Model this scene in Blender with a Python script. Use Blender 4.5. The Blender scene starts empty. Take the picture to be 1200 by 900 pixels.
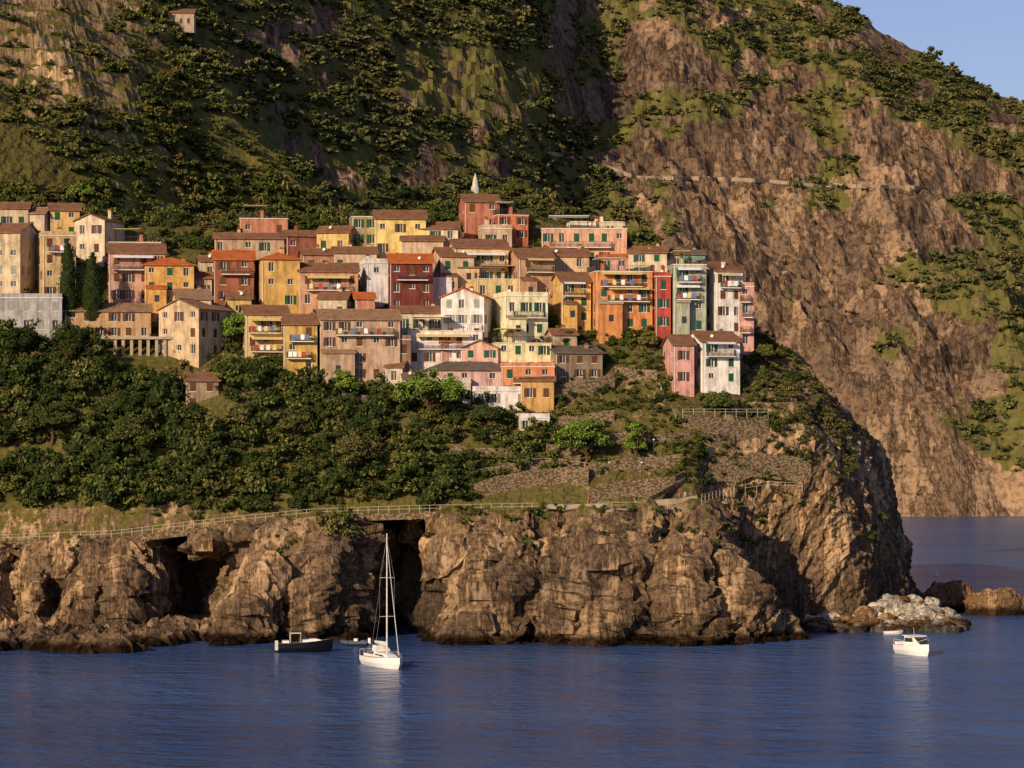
import bpy, bmesh, math, random
import numpy as np
from mathutils import Vector, Matrix
from mathutils.bvhtree import BVHTree
from math import radians, sin, cos, pi
random.seed(7); R=random.Random(11); NR=np.random.default_rng(5)
F=3400.0; CH=28.75; HY=520.0
scene=bpy.context.scene
SC=scene.collection
# ------------------------------------------------------------ noise
def _h(i,j,k):
    i=i.astype(np.uint32);j=j.astype(np.uint32);k=k.astype(np.uint32)
    h=(i*np.uint32(73856093))^(j*np.uint32(19349663))^(k*np.uint32(83492791))
    h=(h^(h>>np.uint32(13)))*np.uint32(1274126177); h=h^(h>>np.uint32(16))
    h=h*np.uint32(2246822519); h=h^(h>>np.uint32(15))
    return (h&np.uint32(0xffff)).astype(np.float64)/32767.5-1
def vn(x,y,z):
    x=np.asarray(x,float)+1000;y=np.asarray(y,float)+1000;z=np.asarray(z,float)+1000
    x,y,z=np.broadcast_arrays(x,y,z)
    xi=np.floor(x);yi=np.floor(y);zi=np.floor(z)
    fx=x-xi;fy=y-yi;fz=z-zi
    xi=xi.astype(np.int64);yi=yi.astype(np.int64);zi=zi.astype(np.int64)
    fx=fx*fx*(3-2*fx);fy=fy*fy*(3-2*fy);fz=fz*fz*(3-2*fz)
    def L(a,b,t): return a+(b-a)*t
    c=[[[_h(xi+a,yi+b,zi+d) for d in (0,1)] for b in (0,1)] for a in (0,1)]
    return L(L(L(c[0][0][0],c[1][0][0],fx),L(c[0][1][0],c[1][1][0],fx),fy),
             L(L(c[0][0][1],c[1][0][1],fx),L(c[0][1][1],c[1][1][1],fx),fy),fz)
def fbm(x,y,z,o=4,g=.5):
    s=0;a=1;t=0
    for i in range(o):
        s=s+a*vn(x+17*i,y-9*i,z+5*i);t+=a;a*=g;x=x*2.03;y=y*2.03;z=z*2.03
    return s/t
def rdg(x,y,z,o=4,g=.5):
    s=0;a=1;t=0
    for i in range(o):
        s=s+a*(1-2*np.abs(vn(x+13*i,y+7*i,z-3*i)));t+=a;a*=g;x=x*2.1;y=y*2.1;z=z*2.1
    return s/t
def sm(a,b,x):
    t=np.clip((x-a)/(b-a),0,1);return t*t*(3-2*t)
def proj(x,y,z): return 600+F*x/y, HY-(z-CH)*F/y
def inpoly(px,py,poly):
    px=np.asarray(px,float);py=np.asarray(py,float)
    r=np.zeros(px.shape,bool);n=len(poly)
    for i in range(n):
        x1,y1=poly[i];x2,y2=poly[(i+1)%n]
        if y1==y2: continue
        c=((y1>py)!=(y2>py))&(px<(x2-x1)*(py-y1)/(y2-y1)+x1)
        r^=c
    return r
# ------------------------------------------------------------ materials
def C(r,g,b):
    f=lambda c:(c/255/12.92 if c/255<=.04045 else ((c/255+.055)/1.055)**2.4)
    return (f(r),f(g),f(b),1)
class NT:
    def __init__(s,name):
        s.m=bpy.data.materials.new(name);s.m.use_nodes=True;s.t=s.m.node_tree
        s.b=s.t.nodes['Principled BSDF'];s.tc=s.n('ShaderNodeTexCoord');s.nrm=None
    def n(s,ty,**k):
        q=s.t.nodes.new(ty)
        for a,b in k.items(): setattr(q,a,b)
        return q
    def l(s,a,b): s.t.links.new(a,b)
    def map(s,scale,rot=(0,0,0)):
        q=s.n('ShaderNodeMapping');q.inputs['Scale'].default_value=scale;q.inputs['Rotation'].default_value=rot
        s.l(s.tc.outputs['Object'],q.inputs['Vector']);return q.outputs[0]
    def noise(s,scale,detail=6,rough=.6,vec=None):
        q=s.n('ShaderNodeTexNoise');q.inputs['Scale'].default_value=scale;q.inputs['Detail'].default_value=detail
        q.inputs['Roughness'].default_value=rough
        s.l(vec or s.tc.outputs['Object'],q.inputs['Vector']);return q.outputs[0]
    def ramp(s,fac,stops):
        q=s.n('ShaderNodeValToRGB');e=q.color_ramp.elements
        while len(e)<len(stops): e.new(.5)
        for i,(p,c) in enumerate(stops):
            e[i].position=p;e[i].color=c if len(c)==4 else (*c,1)
        s.l(fac,q.inputs[0]);return q.outputs[0]
    def mix(s,f,a,b,bt='MIX'):
        q=s.n('ShaderNodeMix',data_type='RGBA',blend_type=bt)
        for v,i in ((f,0),(a,6),(b,7)):
            if hasattr(v,'links'): s.l(v,q.inputs[i])
            else: q.inputs[i].default_value=v
        return q.outputs[2]
    def math(s,op,a,b=0):
        q=s.n('ShaderNodeMath',operation=op)
        for v,i in ((a,0),(b,1)):
            if hasattr(v,'links'): s.l(v,q.inputs[i])
            else: q.inputs[i].default_value=v
        return q.outputs[0]
    def bump(s,h,dist,st=1,prev=None):
        q=s.n('ShaderNodeBump');q.inputs['Strength'].default_value=st;q.inputs['Distance'].default_value=dist
        s.l(h,q.inputs['Height'])
        if prev: s.l(prev,q.inputs['Normal'])
        s.nrm=q.outputs[0];return q.outputs[0]
    def fin(s,col,rough=.9,spec=.2):
        if rough>=.7:
            d=s.n('ShaderNodeBsdfDiffuse');tgt=d.inputs['Color'];out=s.t.nodes['Material Output']
            s.l(d.outputs[0],out.inputs['Surface']);s.t.nodes.remove(s.b);s.b=d
        else:
            tgt=s.b.inputs['Base Color'];s.b.inputs['Roughness'].default_value=rough;s.b.inputs['Specular IOR Level'].default_value=spec
        if hasattr(col,'links'): s.l(col,tgt)
        else: tgt.default_value=col
        if s.nrm: s.l(s.nrm,s.b.inputs['Normal'])
        return s.m
def sc(c,k): return (min(1,c[0]*k),min(1,c[1]*k),min(1,c[2]*k),1)
_mc={}
def stucco(c):
    key=('s',c)
    if key in _mc: return _mc[key]
    t=NT('stucco');m_=sum(c)/3;c=C(*[q*.84+m_*.16+2 for q in c])
    a=t.noise(.45,6,.7);b=t.noise(1.0,6,.65,t.map((1.6,1.6,.20)));g=t.noise(2.2,4,.7)
    x=t.ramp(a,[(.3,sc(c,.62)),(.55,c),(.78,sc((c[0],c[1]*1.03,c[2]*1.12),1.12))])
    y=t.ramp(b,[(.38,(.46,.43,.40,1)),(.54,(1,1,1,1))])
    col=t.mix(.65,x,y,'MULTIPLY')
    col=t.mix(.6,col,t.ramp(g,[(.3,(.7,.68,.66,1)),(.5,(1,1,1,1))]),'MULTIPLY')
    _mc[key]=t.fin(col);return _mc[key]
def plain(name,c,rough=.6,spec=.4,var=.2,s=2.0,metal=0):
    key=(name,c)
    if key in _mc: return _mc[key]
    t=NT(name);c=C(*c);a=t.noise(s,3,.6)
    col=t.ramp(a,[(.3,sc(c,1-var)),(.7,sc(c,1+var))])
    _mc[key]=t.fin(col,rough,spec);return _mc[key]
def rooftile(c):
    key=('r',c)
    if key in _mc: return _mc[key]
    t=NT('roof_tiles');c=C(*c)
    a=t.noise(.8,6,.75);b=t.noise(6,3,.7)
    x=t.ramp(a,[(.3,sc(c,.5)),(.5,c),(.72,sc((c[0]*1.1,c[1]*1.2,c[2]*1.3),1.15))])
    y=t.ramp(b,[(.35,(.6,.55,.5,1)),(.65,(1,1,1,1))])
    w=t.n('ShaderNodeTexWave');w.inputs['Scale'].default_value=1.3;w.bands_direction='X'
    w.inputs['Distortion'].default_value=.4;t.l(t.tc.outputs['Object'],w.inputs['Vector'])
    wr=t.ramp(w.outputs[1],[(.0,(.6,.6,.6,1)),(.6,(1,1,1,1))])
    col=t.mix(.7,t.mix(.8,x,y,'MULTIPLY'),wr,'MULTIPLY')
    _mc[key]=t.fin(col);return _mc[key]
def stonewall(c=(150,130,104)):
    key=('st',c)
    if key in _mc: return _mc[key]
    t=NT('stone_masonry');c=C(*c)
    v=t.n('ShaderNodeTexVoronoi');v.inputs['Scale'].default_value=2.2
    t.l(t.map((1,1,1.8)),v.inputs['Vector'])
    x=t.ramp(v.outputs['Distance'],[(0,sc(c,1.15)),(.45,sc(c,.8)),(.6,sc(c,.35))])
    col=t.mix(.6,x,t.ramp(t.noise(.5,6,.7),[(.3,(.45,.42,.36,1)),(.65,(1.,1.,1.,1))]),'MULTIPLY')
    _mc[key]=t.fin(col);return _mc[key]
def rock_mat(name,base,dark,light,veg1,veg2,k=1.0,wet=True,bumpd=.5,zdark=0,tilt=28):
    t=NT(name)
    st=t.map((1.3,.6,.20),(0,radians(tilt),0))
    n1=t.noise(.22*k,6,.72,st);n2=t.noise(1.3*k,5,.7);n3=t.noise(.045*k,4,.6)
    x=t.ramp(n1,[(.32,dark),(.47,base),(.60,light),(.74,base)])
    y=t.ramp(n2,[(.37,(.34,.31,.31,1)),(.53,(1,1,1,1)),(.75,(1.15,1.1,1.0,1))])
    z=t.ramp(n3,[(.38,(.50,.50,.53,1)),(.60,(1.08,1.02,.92,1))])
    rk=t.mix(.85,t.mix(.85,x,y,'MULTIPLY'),z,'MULTIPLY')
    crk=t.ramp(t.math('ABSOLUTE',t.math('SUBTRACT',n1,.5)),[(0,(.18,.165,.165,1)),(.04,(1,1,1,1))])
    rk=t.mix(.85,rk,crk,'MULTIPLY')
    at=t.n('ShaderNodeAttribute');at.attribute_name='veg'
    vn_=t.noise(.4*k,5,.7)
    g=t.ramp(n2,[(.3,veg1),(.7,veg2)])
    f=t.math('ADD',at.outputs['Fac'],t.math('MULTIPLY',t.math('SUBTRACT',vn_,.5),1.5))
    f=t.ramp(f,[(.40,(0,0,0,1)),(.54,(1,1,1,1))])
    col=t.mix(f,rk,g)
    if wet:
        s=t.n('ShaderNodeSeparateXYZ');t.l(t.tc.outputs['Object'],s.inputs[0])
        w=t.math('ADD',s.outputs['Z'],t.math('MULTIPLY',vn_,-1.6))
        wf=t.ramp(w,[(0,(.16,.15,.15,1)),(.3,(.30,.27,.24,1)),(.9,(1,1,1,1))])
        col=t.mix(1,col,wf,'MULTIPLY')
        if zdark:
            w=t.math('ADD',t.math('MULTIPLY',s.outputs['Z'],.05),t.math('MULTIPLY',n3,.8))
            col=t.mix(1,col,t.ramp(w,[(.3,(.55,.55,.57,1)),(1.05,(1,1,1,1))]),'MULTIPLY')
    t.bump(n1,bumpd,1.0)
    return t.fin(col,.92,.12)
def leafmat(name,a,b,c,br,ws=.05,lo=.52):
    t=NT(name)
    oi=t.n('ShaderNodeObjectInfo');gi=t.n('ShaderNodeNewGeometry')
    x=t.ramp(oi.outputs['Random'],[(0,a),(.45,b),(.85,c),(1,br)])
    wn=t.noise(ws,2,.65,gi.outputs['Position'])
    x=t.mix(t.ramp(wn,[(lo,(0,0,0,1)),(lo+.16,(.75,.75,.75,1))]),x,br)
    y=t.ramp(gi.outputs['Random Per Island'],[(0,(.5,.5,.45,1)),(1,(1.6,1.5,1.25,1))])
    col=t.mix(1,x,y,'MULTIPLY')
    return t.fin(col,.75,.15)
M_rock=rock_mat('headland_rock',C(142,120,96),C(66,58,52),C(186,158,124),C(66,66,34),C(112,102,58),1.0,True,.85,1)
M_mtn=rock_mat('mountain_rock',C(138,116,94),C(88,76,68),C(166,140,114),C(76,78,42),C(116,108,62),.28,False,2.2,tilt=-32)
M_hill=rock_mat('hill_ground',C(172,148,112),C(100,86,64),C(200,174,134),C(78,78,42),C(128,118,64),.6,False,.8)
M_leaf=leafmat('scrub_leaves',(.050,.072,.020,1),(.086,.108,.032,1),(.140,.146,.044,1),(.155,.128,.052,1))
M_leafd=leafmat('dark_leaves',(.022,.040,.014,1),(.044,.066,.021,1),(.078,.096,.031,1),(.110,.106,.042,1),.05,.57)
M_leafb=leafmat('bright_leaves',(.13,.21,.036,1),(.14,.22,.040,1),(.15,.23,.042,1),(.15,.22,.044,1))
M_leafc=leafmat('cypress_leaves',(.018,.036,.014,1),(.02,.04,.016,1),(.024,.045,.018,1),(.03,.05,.02,1))
M_leafm=leafmat('mountain_leaves',(.062,.082,.036,1),(.100,.116,.048,1),(.150,.152,.062,1),(.180,.156,.076,1),.018,.5)
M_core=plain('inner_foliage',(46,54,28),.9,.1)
M_bark=plain('bark',(92,72,54),.9,.1,.3,6)
M_glass=plain('window_glass',(52,54,58),.25,.5)
M_trim=plain('pale_trim',(218,210,196),.8,.2)
M_iron=plain('wrought_iron',(60,56,52),.6,.4)
M_rail=plain('painted_rail',(180,168,148),.7,.3)
M_white=plain('white_paint',(232,228,220),.35,.5,.05)
M_stone=stonewall()
M_conc=plain('concrete',(158,144,122),.9,.1,.25,1)
SH={'green':plain('shutter_green',(44,84,62),.7,.3),'brown':plain('shutter_brown',(96,66,46),.7,.3),
    'grey':plain('shutter_grey',(140,140,130),.7,.3)}
# ------------------------------------------------------------ mesh helpers
class MB:
    def __init__(s): s.v=[];s.f=[];s.m=[]
    def poly(s,pts,mi=0):
        n=len(s.v);s.v+= [tuple(p) for p in pts];s.f.append(tuple(range(n,n+len(pts))));s.m.append(mi)
    def hexa(s,p,mi=0):
        n=len(s.v);s.v+=[tuple(q) for q in p]
        for f in ((0,3,2,1),(4,5,6,7),(0,1,5,4),(1,2,6,5),(2,3,7,6),(3,0,4,7)):
            s.f.append(tuple(n+i for i in f));s.m.append(mi)
    def box(s,x0,x1,y0,y1,z0,z1,mi=0):
        s.hexa([(x0,y0,z0),(x1,y0,z0),(x1,y1,z0),(x0,y1,z0),(x0,y0,z1),(x1,y0,z1),(x1,y1,z1),(x0,y1,z1)],mi)
    def ob(s,O,U,N,u0,u1,v0,v1,w0,w1,mi=0):
        Z=Vector((0,0,1));P=lambda u,v,w:O+U*u+Z*v+N*w
        s.hexa([P(u0,v0,w1),P(u1,v0,w1),P(u1,v0,w0),P(u0,v0,w0),P(u0,v1,w1),P(u1,v1,w1),P(u1,v1,w0),P(u0,v1,w0)],mi)
    def tube(s,a,b,r0,r1,n=6,mi=0):
        a=Vector(a);b=Vector(b);d=(b-a)
        if d.length<1e-6:return
        d.normalize();x=d.orthogonal().normalized();y=d.cross(x);k=len(s.v)
        for c,r in ((a,r0),(b,r1)):
            for i in range(n):
                t=2*pi*i/n;s.v.append(tuple(c+x*(cos(t)*r)+y*(sin(t)*r)))
        for i in range(n):
            s.f.append((k+i,k+(i+1)%n,k+n+(i+1)%n,k+n+i));s.m.append(mi)
        s.f.append(tuple(k+n-1-i for i in range(n)));s.m.append(mi)
        s.f.append(tuple(k+n+i for i in range(n)));s.m.append(mi)
    def obj(s,name,mats,parent=None,smooth=False,recalc=True):
        if not s.f: return None
        me=bpy.data.meshes.new(name);me.from_pydata(s.v,[],s.f)
        for m in mats: me.materials.append(m)
        me.polygons.foreach_set('material_index',s.m)
        if smooth: me.polygons.foreach_set('use_smooth',[True]*len(s.f))
        if recalc:
            bm=bmesh.new();bm.from_mesh(me);bmesh.ops.recalc_face_normals(bm,faces=bm.faces);bm.to_mesh(me);bm.free()
        o=bpy.data.objects.new(name,me);SC.objects.link(o)
        if parent: o.parent=parent
        return o
def empty(name,loc,rz=0):
    e=bpy.data.objects.new(name,None);e.empty_display_size=.5;e.location=loc;e.rotation_euler=(0,0,rz);SC.objects.link(e);return e
def meshnp(name,V,Fq,mat,smooth=False):
    me=bpy.data.meshes.new(name);V=np.asarray(V,np.float32);Fq=np.asarray(Fq,np.int32);k=Fq.shape[1]
    me.vertices.add(len(V));me.vertices.foreach_set('co',V.ravel())
    me.loops.add(Fq.size);me.loops.foreach_set('vertex_index',Fq.ravel())
    me.polygons.add(len(Fq));me.polygons.foreach_set('loop_start',np.arange(len(Fq),dtype=np.int32)*k)
    me.polygons.foreach_set('use_smooth',np.full(len(Fq),smooth))
    me.update(calc_edges=True)
    if mat: me.materials.append(mat)
    return me
def setattr_f(me,name,val):
    a=me.attributes.new(name,'FLOAT','POINT');a.data.foreach_set('value',np.asarray(val,np.float32))
def remesh(me,vs):
    o=bpy.data.objects.new('tmp',me);SC.objects.link(o)
    md=o.modifiers.new('r','REMESH');md.mode='VOXEL';md.voxel_size=vs
    m2=bpy.data.meshes.new_from_object(o.evaluated_get(bpy.context.evaluated_depsgraph_get()));bpy.data.objects.remove(o);return m2
def getco(me):
    n=len(me.vertices);c=np.empty(n*3,np.float32);me.vertices.foreach_get('co',c);q=np.empty(n*3,np.float32);me.vertex_normals.foreach_get('vector',q)
    return c.reshape(-1,3).astype(float),q.reshape(-1,3).astype(float)
# ------------------------------------------------------------ headland height model
PX=np.array([-400,13,136,252,368,484,600,716,793,847,909,971,1060],float)
ZP=np.array([13,13.7,14.3,16.1,17.6,18.1,18.4,18.7,19.4,20.6,22,23.5,24])
YP=np.array([442,441,440,440,440,440,440,440,441,443,448,456,470])
Z4=np.array([48,45.5,41,40.5,39,36,33,35.5,36.5,36.5,37,35,30])
Y4=np.array([466,465,462,462,462,461,460,462,464,466,470,474,480])
Z5=np.array([54,53,49.5,49,48,46.5,45.5,46.5,47,47,43,39,30])
Y5=Y4+14
Z6=np.array([68,66,62,63,63,63,66,60,58.5,53,45,41,30])
Y6=np.array([500,500,500,500,500,500,504,500,497,496,498,500,505])
Z7=np.array([74,71,68,68,67,69,73.5,65,60.5,54,46,42,30])
YC=np.array([433,432,428,426,423,422.5,422,420,419,420,424,431,440])
def bmp(px,c,w,s=.5): return 1/(1+np.abs((px-c)/w)**6)
def ipx(px,t): return np.interp(px,PX,t)
def coastY(px):
    y=ipx(px,YC)
    return y+9*bmp(px,205,40)+10*bmp(px,462,42)+6*bmp(px,20,22)+3*bmp(px,335,12)+3*bmp(px,620,9)+4*bmp(px,775,12)-4*bmp(px,285,20)-3*bmp(px,545,24)-4*bmp(px,690,24)-3*bmp(px,850,40)
def spur(x,y):
    rz=np.interp(x,[-400,-200,-130,-92,-80,-68,-53,-47,-35,-15,10,30,50],[260,190,152,132,123,104,91,86,75,64,50,20,-5])
    ry=625+.15*(x+60)
    d=y-ry
    return rz-np.where(d<0,-d*.85,d*.75)
def h(x,y):
    x=np.asarray(x,float);y=np.asarray(y,float)
    px=600+F*x/y
    yc=coastY(px);yp=ipx(px,YP);zp=ipx(px,ZP)
    ytop=np.maximum(yp-1.6,yc+1.2)
    wob=.38+.14*np.sin(px/31.)+.08*np.sin(px/11.+2)
    L=[(yc-14,-6+0*px),(yc-1,-1.2+0*px),(yc+.5,.8+0*px),(yc+wob*(ytop-yc),zp*.66),(ytop,zp),(ytop+3.4,zp),
       (ipx(px,Y4)-6,ipx(px,Z4)-2.5),(ipx(px,Y4),ipx(px,Z4)),(ipx(px,Y5),ipx(px,Z5)),(ipx(px,Y6),ipx(px,Z6)),
       (ipx(px,Y6)+15,ipx(px,Z7)),(ipx(px,Y6)+34,ipx(px,Z7)-4),(ipx(px,Y6)+75,ipx(px,Z7)-40),(ipx(px,Y6)+110,ipx(px,Z7)*0-6)]
    z=np.full(x.shape,-6.0)
    for (ya,za),(yb,zb) in zip(L[:-1],L[1:]):
        t=(y-ya)/np.maximum(yb-ya,.05)
        z=np.where((t>=0)&(t<1),za+(zb-za)*np.clip(t,0,1),z)
    off=np.interp(y,[400,450,462,474,490,500,530,600],[17,16,12,5,1,0,0,10])
    hs=np.interp(x+off,[20,45,50,53.5,61,64.5,68,70,72],[75,47.5,42,36.4,28.5,16.5,5,-3,-7])
    nose=np.interp(px,[780,822,850,880,915,930],[60,19,11,5.5,0.0,-7])
    f=sm(450,470,y-(px-850)*.02);z=np.minimum(z,nose+(80-nose)*f**1.1)
    z=np.minimum(z,hs)
    z=np.maximum(z,spur(x,y)*np.where(y>520,1,0)-np.where(y>520,0,99))
    z=np.maximum(z,np.where(x<-40,np.interp(x,[-100,-60,-40],[60,40,-10])*sm(515,530,y),-10))
    return z
def vill(x,y):
    px,py=proj(x,y,h(x,y))
    return (y>ipx(px,Y4)-2)&(y<ipx(px,Y6)+8)&(px<885)
def march(px,py,f=h,y0=405,y1=640,st=.25):
    ys=np.arange(y0,y1,st);xs=(px-600)/F*ys;zs=CH+(HY-py)/F*ys
    hh=f(xs,ys);i=np.argmax(hh>=zs)
    if hh[i]<zs[i]: i=len(ys)-1
    return xs[i],ys[i],zs[i]
xs=np.arange(-128,88.1,1.0);ys=np.arange(402,572.1,1.0)
X,Y=np.meshgrid(xs,ys,indexing='ij');Z=h(X,Y)
Z=Z-np.where(vill(X,Y),1.6,0)
nx,ny=X.shape
V=np.stack([X,Y,Z],-1).reshape(-1,3);I=np.arange(nx*ny).reshape(nx,ny)
Q=np.stack([I[:-1,:-1],I[1:,:-1],I[1:,1:],I[:-1,1:]],-1).reshape(-1,4)
VB=V.copy();VB[:,2]=-9;Q2=Q[:,::-1]+nx*ny
rim=list(I[:,0])+list(I[-1,1:])+list(I[-2::-1,-1])+list(I[0,-2:0:-1])
S=[(rim[(i+1)%len(rim)],rim[i],rim[i]+nx*ny,(rim[(i+1)%len(rim)])+nx*ny) for i in range(len(rim))]
me=meshnp('tmp',np.vstack([V,VB]),np.vstack([Q,Q2,np.array(S)[:,::-1]]),None)
me=remesh(me,1.0)
co,no=getco(me);x,y,z=co.T;px,py=proj(x,y,z)
# sea caves and clefts pushed into the cliff under the footpath, and leaning buttresses
zp=ipx(px,ZP);tz=np.clip(z/zp,0,1);front=(y<ipx(px,YP)-.8)&(z<zp-.6)
cl=0
jit=14*fbm(z/4.0,px/90,0*z,3)
for c0,c1,w0,w1,dp in [(210,236,44,64,25),(466,484,46,52,27),(60,72,12,8,6),(118,128,8,11,5),(335,352,10,7,7),(395,400,7,9,5),(560,590,7,7,6),(640,668,9,6,6),(770,782,10,8,7),(18,14,20,12,9),(715,730,6,6,4.5),(690,705,4,5,3.5),(850,862,7,8,3)]:
    c=c0+(c1-c0)*tz+jit*min(1,w0/30);w=w0+(w1-w0)*tz
    cl=np.maximum(cl,dp/(1+np.abs((px-c)/w)**8))
cl=cl*sm(1.0,.93,tz+.16*np.clip(fbm(px/24,px*0,0*z,2)+.1,0,1))
but=6*rdg((px-45*tz)/62,tz*.3,0*px,3)
co[:,1]+=np.where(front,cl-but*sm(1.,.55,tz)*(cl<2)*(px<830),0)
me.vertices.foreach_set('co',co.astype(np.float32).ravel());me.update()
me2=remesh(me,.47)
co,no=getco(me2)
x,y,z=co.T
px,py=proj(x,y,z)
yp=ipx(px,YP);zp=ipx(px,ZP)
cl=np.maximum(np.clip((yp-1.0-y)/3.0,0,1),((z<zp-1.2)&(y<yp+14)&(px<860))*1.)
side=sm(820,900,px)*sm(26,12,z-10)
side=np.maximum(side,sm(890,950,px)*.9)
amp=np.maximum(np.maximum(cl,side),.2)
amp=np.where((px>860)&(y>450),amp*.62,amp)
amp=np.where(vill(x,y),.05,amp)
ledge=(np.abs(y-yp)<2.2)&(z>zp-1.2);amp=np.where(ledge&(px<830),.06,amp)
u=.87*x-.5*z;v=.5*x+.87*z
D=2.6*rdg(u/8,y/12,v/28,2)+2.6*rdg(u/2.6,y/4.2,v/15,4,.64)+.8*rdg(u/1.5,y/3,v/9,2,.6)+1.1*rdg(x/1.7,y/1.7,z/2.4,3,.65)+.5*fbm(x/5,y/5,z/5,3)
D=D*.85+1.1*np.round(vn(u/1.9,y/2.6,v/7)*1.8)/1.8*.8+.55*np.round(vn(u/1.1,y/1.3,v/2.8)*1.6)/1.6
co2=co+no*(amp*D)[:,None]*np.array([1,1,.7])
me2.vertices.foreach_set('co',co2.astype(np.float32).ravel())
me2.polygons.foreach_set('use_smooth',np.zeros(len(me2.polygons),bool))
me2.update()
x,y,z=co2.T;px,py=proj(x,y,z)
upper=z>zp+.3
veg=np.where(upper,.95,0)*sm(.15,.55,no[:,2])
veg=veg*np.where(px>620,.6,1)
veg=veg*np.where((px<330)&(z<zp+5),.5,1)
veg=np.maximum(veg,.40*sm(10,18,z)*sm(.4,.8,no[:,2]))
veg=np.where(px>850,veg*.7,veg)
setattr_f(me2,'veg',veg)
me2.materials.clear();me2.materials.append(M_rock);me2.name='headland'
head=bpy.data.objects.new('headland_terrain',me2);SC.objects.link(head)
dg=bpy.context.evaluated_depsgraph_get()
bvh=BVHTree.FromObject(head,dg)
CAM=Vector((0,0,CH))
def cast(px,py):
    d=Vector(((px-600)/F,1,(HY-py)/F)).normalized()
    r=bvh.ray_cast(CAM,d)
    return r[0] if r[0] else Vector(march(px,py))
def down(x,y,z0=200):
    r=bvh.ray_cast(Vector((x,y,z0)),Vector((0,0,-1)));return r[0].z if r[0] else None
# ------------------------------------------------------------ hill behind village
def terr(b,t,s):
    q=b/s;fr=q-np.floor(q);bt=(np.floor(q)+sm(.66,.95,fr))*s
    return b*(1-t)+bt*t
def hillf(x,y):
    b=np.maximum(spur(x,y),h(x,y))
    b=b+4.5*rdg(x/28,y/34,0*x,3)-1
    px,py=proj(x,y,b)
    t=sm(215,110,px)*sm(235,160,py)
    return terr(b,t,3.4)+.5*fbm(x/5,y/5,0*x,3)
xs=np.arange(-210,60,1.05);ys=np.arange(566,780,.85)
X,Y=np.meshgrid(xs,ys,indexing='ij');Z=hillf(X,Y)
nx,ny=X.shape;I=np.arange(nx*ny).reshape(nx,ny)
Q=np.stack([I[:-1,:-1],I[1:,:-1],I[1:,1:],I[:-1,1:]],-1).reshape(-1,4)
me=meshnp('hill',np.stack([X,Y,Z],-1).reshape(-1,3),Q,M_hill)
gx,gy=np.gradient(Z,1.05,.85);sl=np.hypot(gx,gy)
PXh,PYh=proj(X,Y,Z)
vg=1.05-1.0*sm(1.5,2.4,sl);vg=vg-.6*bmp(PXh,138,18)*sm(110,40,PYh)
setattr_f(me,'veg',vg.ravel())
SC.objects.link(bpy.data.objects.new('hill_terrain',me))
# ------------------------------------------------------------ far mountain
FIELD=[(455,50),(640,60),(630,130),(560,140),(470,115)]
FIELD2=[(230,130),(330,150),(320,215),(250,190)]
def mcoast(x): return np.interp(x,[-900,-300,-150,-50,40,100,300,500,900],[780,800,890,1030,1120,1150,1150,1100,950])+10*fbm(x/40,x*0,x*0,3)
def mtn(x,y):
    x=np.asarray(x,float);y=np.asarray(y,float)
    yc=mcoast(x);t=(y-yc)/300
    rz=np.interp(x,[-900,-150,0,100,158,192,226,256,320,400,600,760],[400,365,325,280,250,231,212,196,168,145,50,-20])
    p=np.where(t<0,t*1.2,np.where(t<1,np.clip(t,0,1)**.88,1-(t-1)*.35))
    b=rz*p
    e=np.clip(t*5,0,1)*(1-.82*sm(.75,1.0,t))
    w=12*fbm(x/60,y/60,0*x,2);sx=x+w+.45*b
    n=20*rdg(sx/95,y/210,0*x,3)+9*rdg(sx/34,y/60,b/60,4,.55)+6.5*rdg((x-.5*b)/13,y/22,b/26,4,.65)+3.4*rdg((x+.5*b)/6,y/8,b/12,4,.65)
    gull=-26*np.exp(-((x-30-.10*(y-1250))/22)**2)
    z=b+e*(n-4+gull)+(1-e)*1.5*fbm(x/9,y/9,0*x,3)
    px,py=proj(x,y,z)
    tt=np.maximum(sm(450,480,px)*sm(645,615,px)*sm(40,60,py)*sm(150,125,py),sm(225,250,px)*sm(335,310,px)*sm(120,140,py)*sm(225,205,py))
    return terr(z,tt*.9,5.5)
xs=np.concatenate([np.arange(-900,-340,14),np.arange(-340,330,1.9),np.arange(330,900,12)])
ys=np.concatenate([np.arange(740,820,8),np.arange(820,1100,3.0),np.arange(1100,1480,1.8),np.arange(1480,2100,20)])
X,Y=np.meshgrid(xs,ys,indexing='ij');Z=mtn(X,Y)
Z=np.maximum(Z,-12)
nx,ny=X.shape;I=np.arange(nx*ny).reshape(nx,ny)
Q=np.stack([I[:-1,:-1],I[1:,:-1],I[1:,1:],I[:-1,1:]],-1).reshape(-1,4)
me=meshnp('mountain',np.stack([X,Y,Z],-1).reshape(-1,3),Q,M_mtn)
FORA=[(-100,-400),(700,-400),(655,0),(645,60),(655,130),(710,190),(770,290),(720,330),(-100,330)]
FORB=[(690,-400),(745,-10),(825,55),(880,115),(960,110),(1080,150),(1130,180),(1200,210),(1400,250),(1400,-400)]
FORC=[(1140,240),(1400,180),(1400,560),(1190,560),(1115,505),(1170,450),(1160,330)]
def mveg(x,y,z):
    px,py=proj(x,y,z)
    nz=fbm(px/45,py/30,0*px,4)
    jx=px+34*nz;jy=py+30*nz
    a=inpoly(jx,jy,FORA)*(1.05-.9*sm(.18,.38,fbm(px/55+9,py/30,0*px,4)))
    b=inpoly(jx,jy,FORB)*(.88-.7*sm(.0,.3,fbm(px/40+3,py/18,0*px,4)));c=inpoly(jx,jy,FORC)*.62
    v=np.maximum(np.maximum(a,b),c)
    v=np.maximum(v,.6*sm(.05,.32,fbm(px/70,py/40,0*px+4,4))*sm(600,400,py))
    v=np.where(inpoly(px,py,FIELD)|inpoly(px,py,FIELD2),.75,v)
    return v
vv_=mveg(X,Y,Z)
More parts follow.
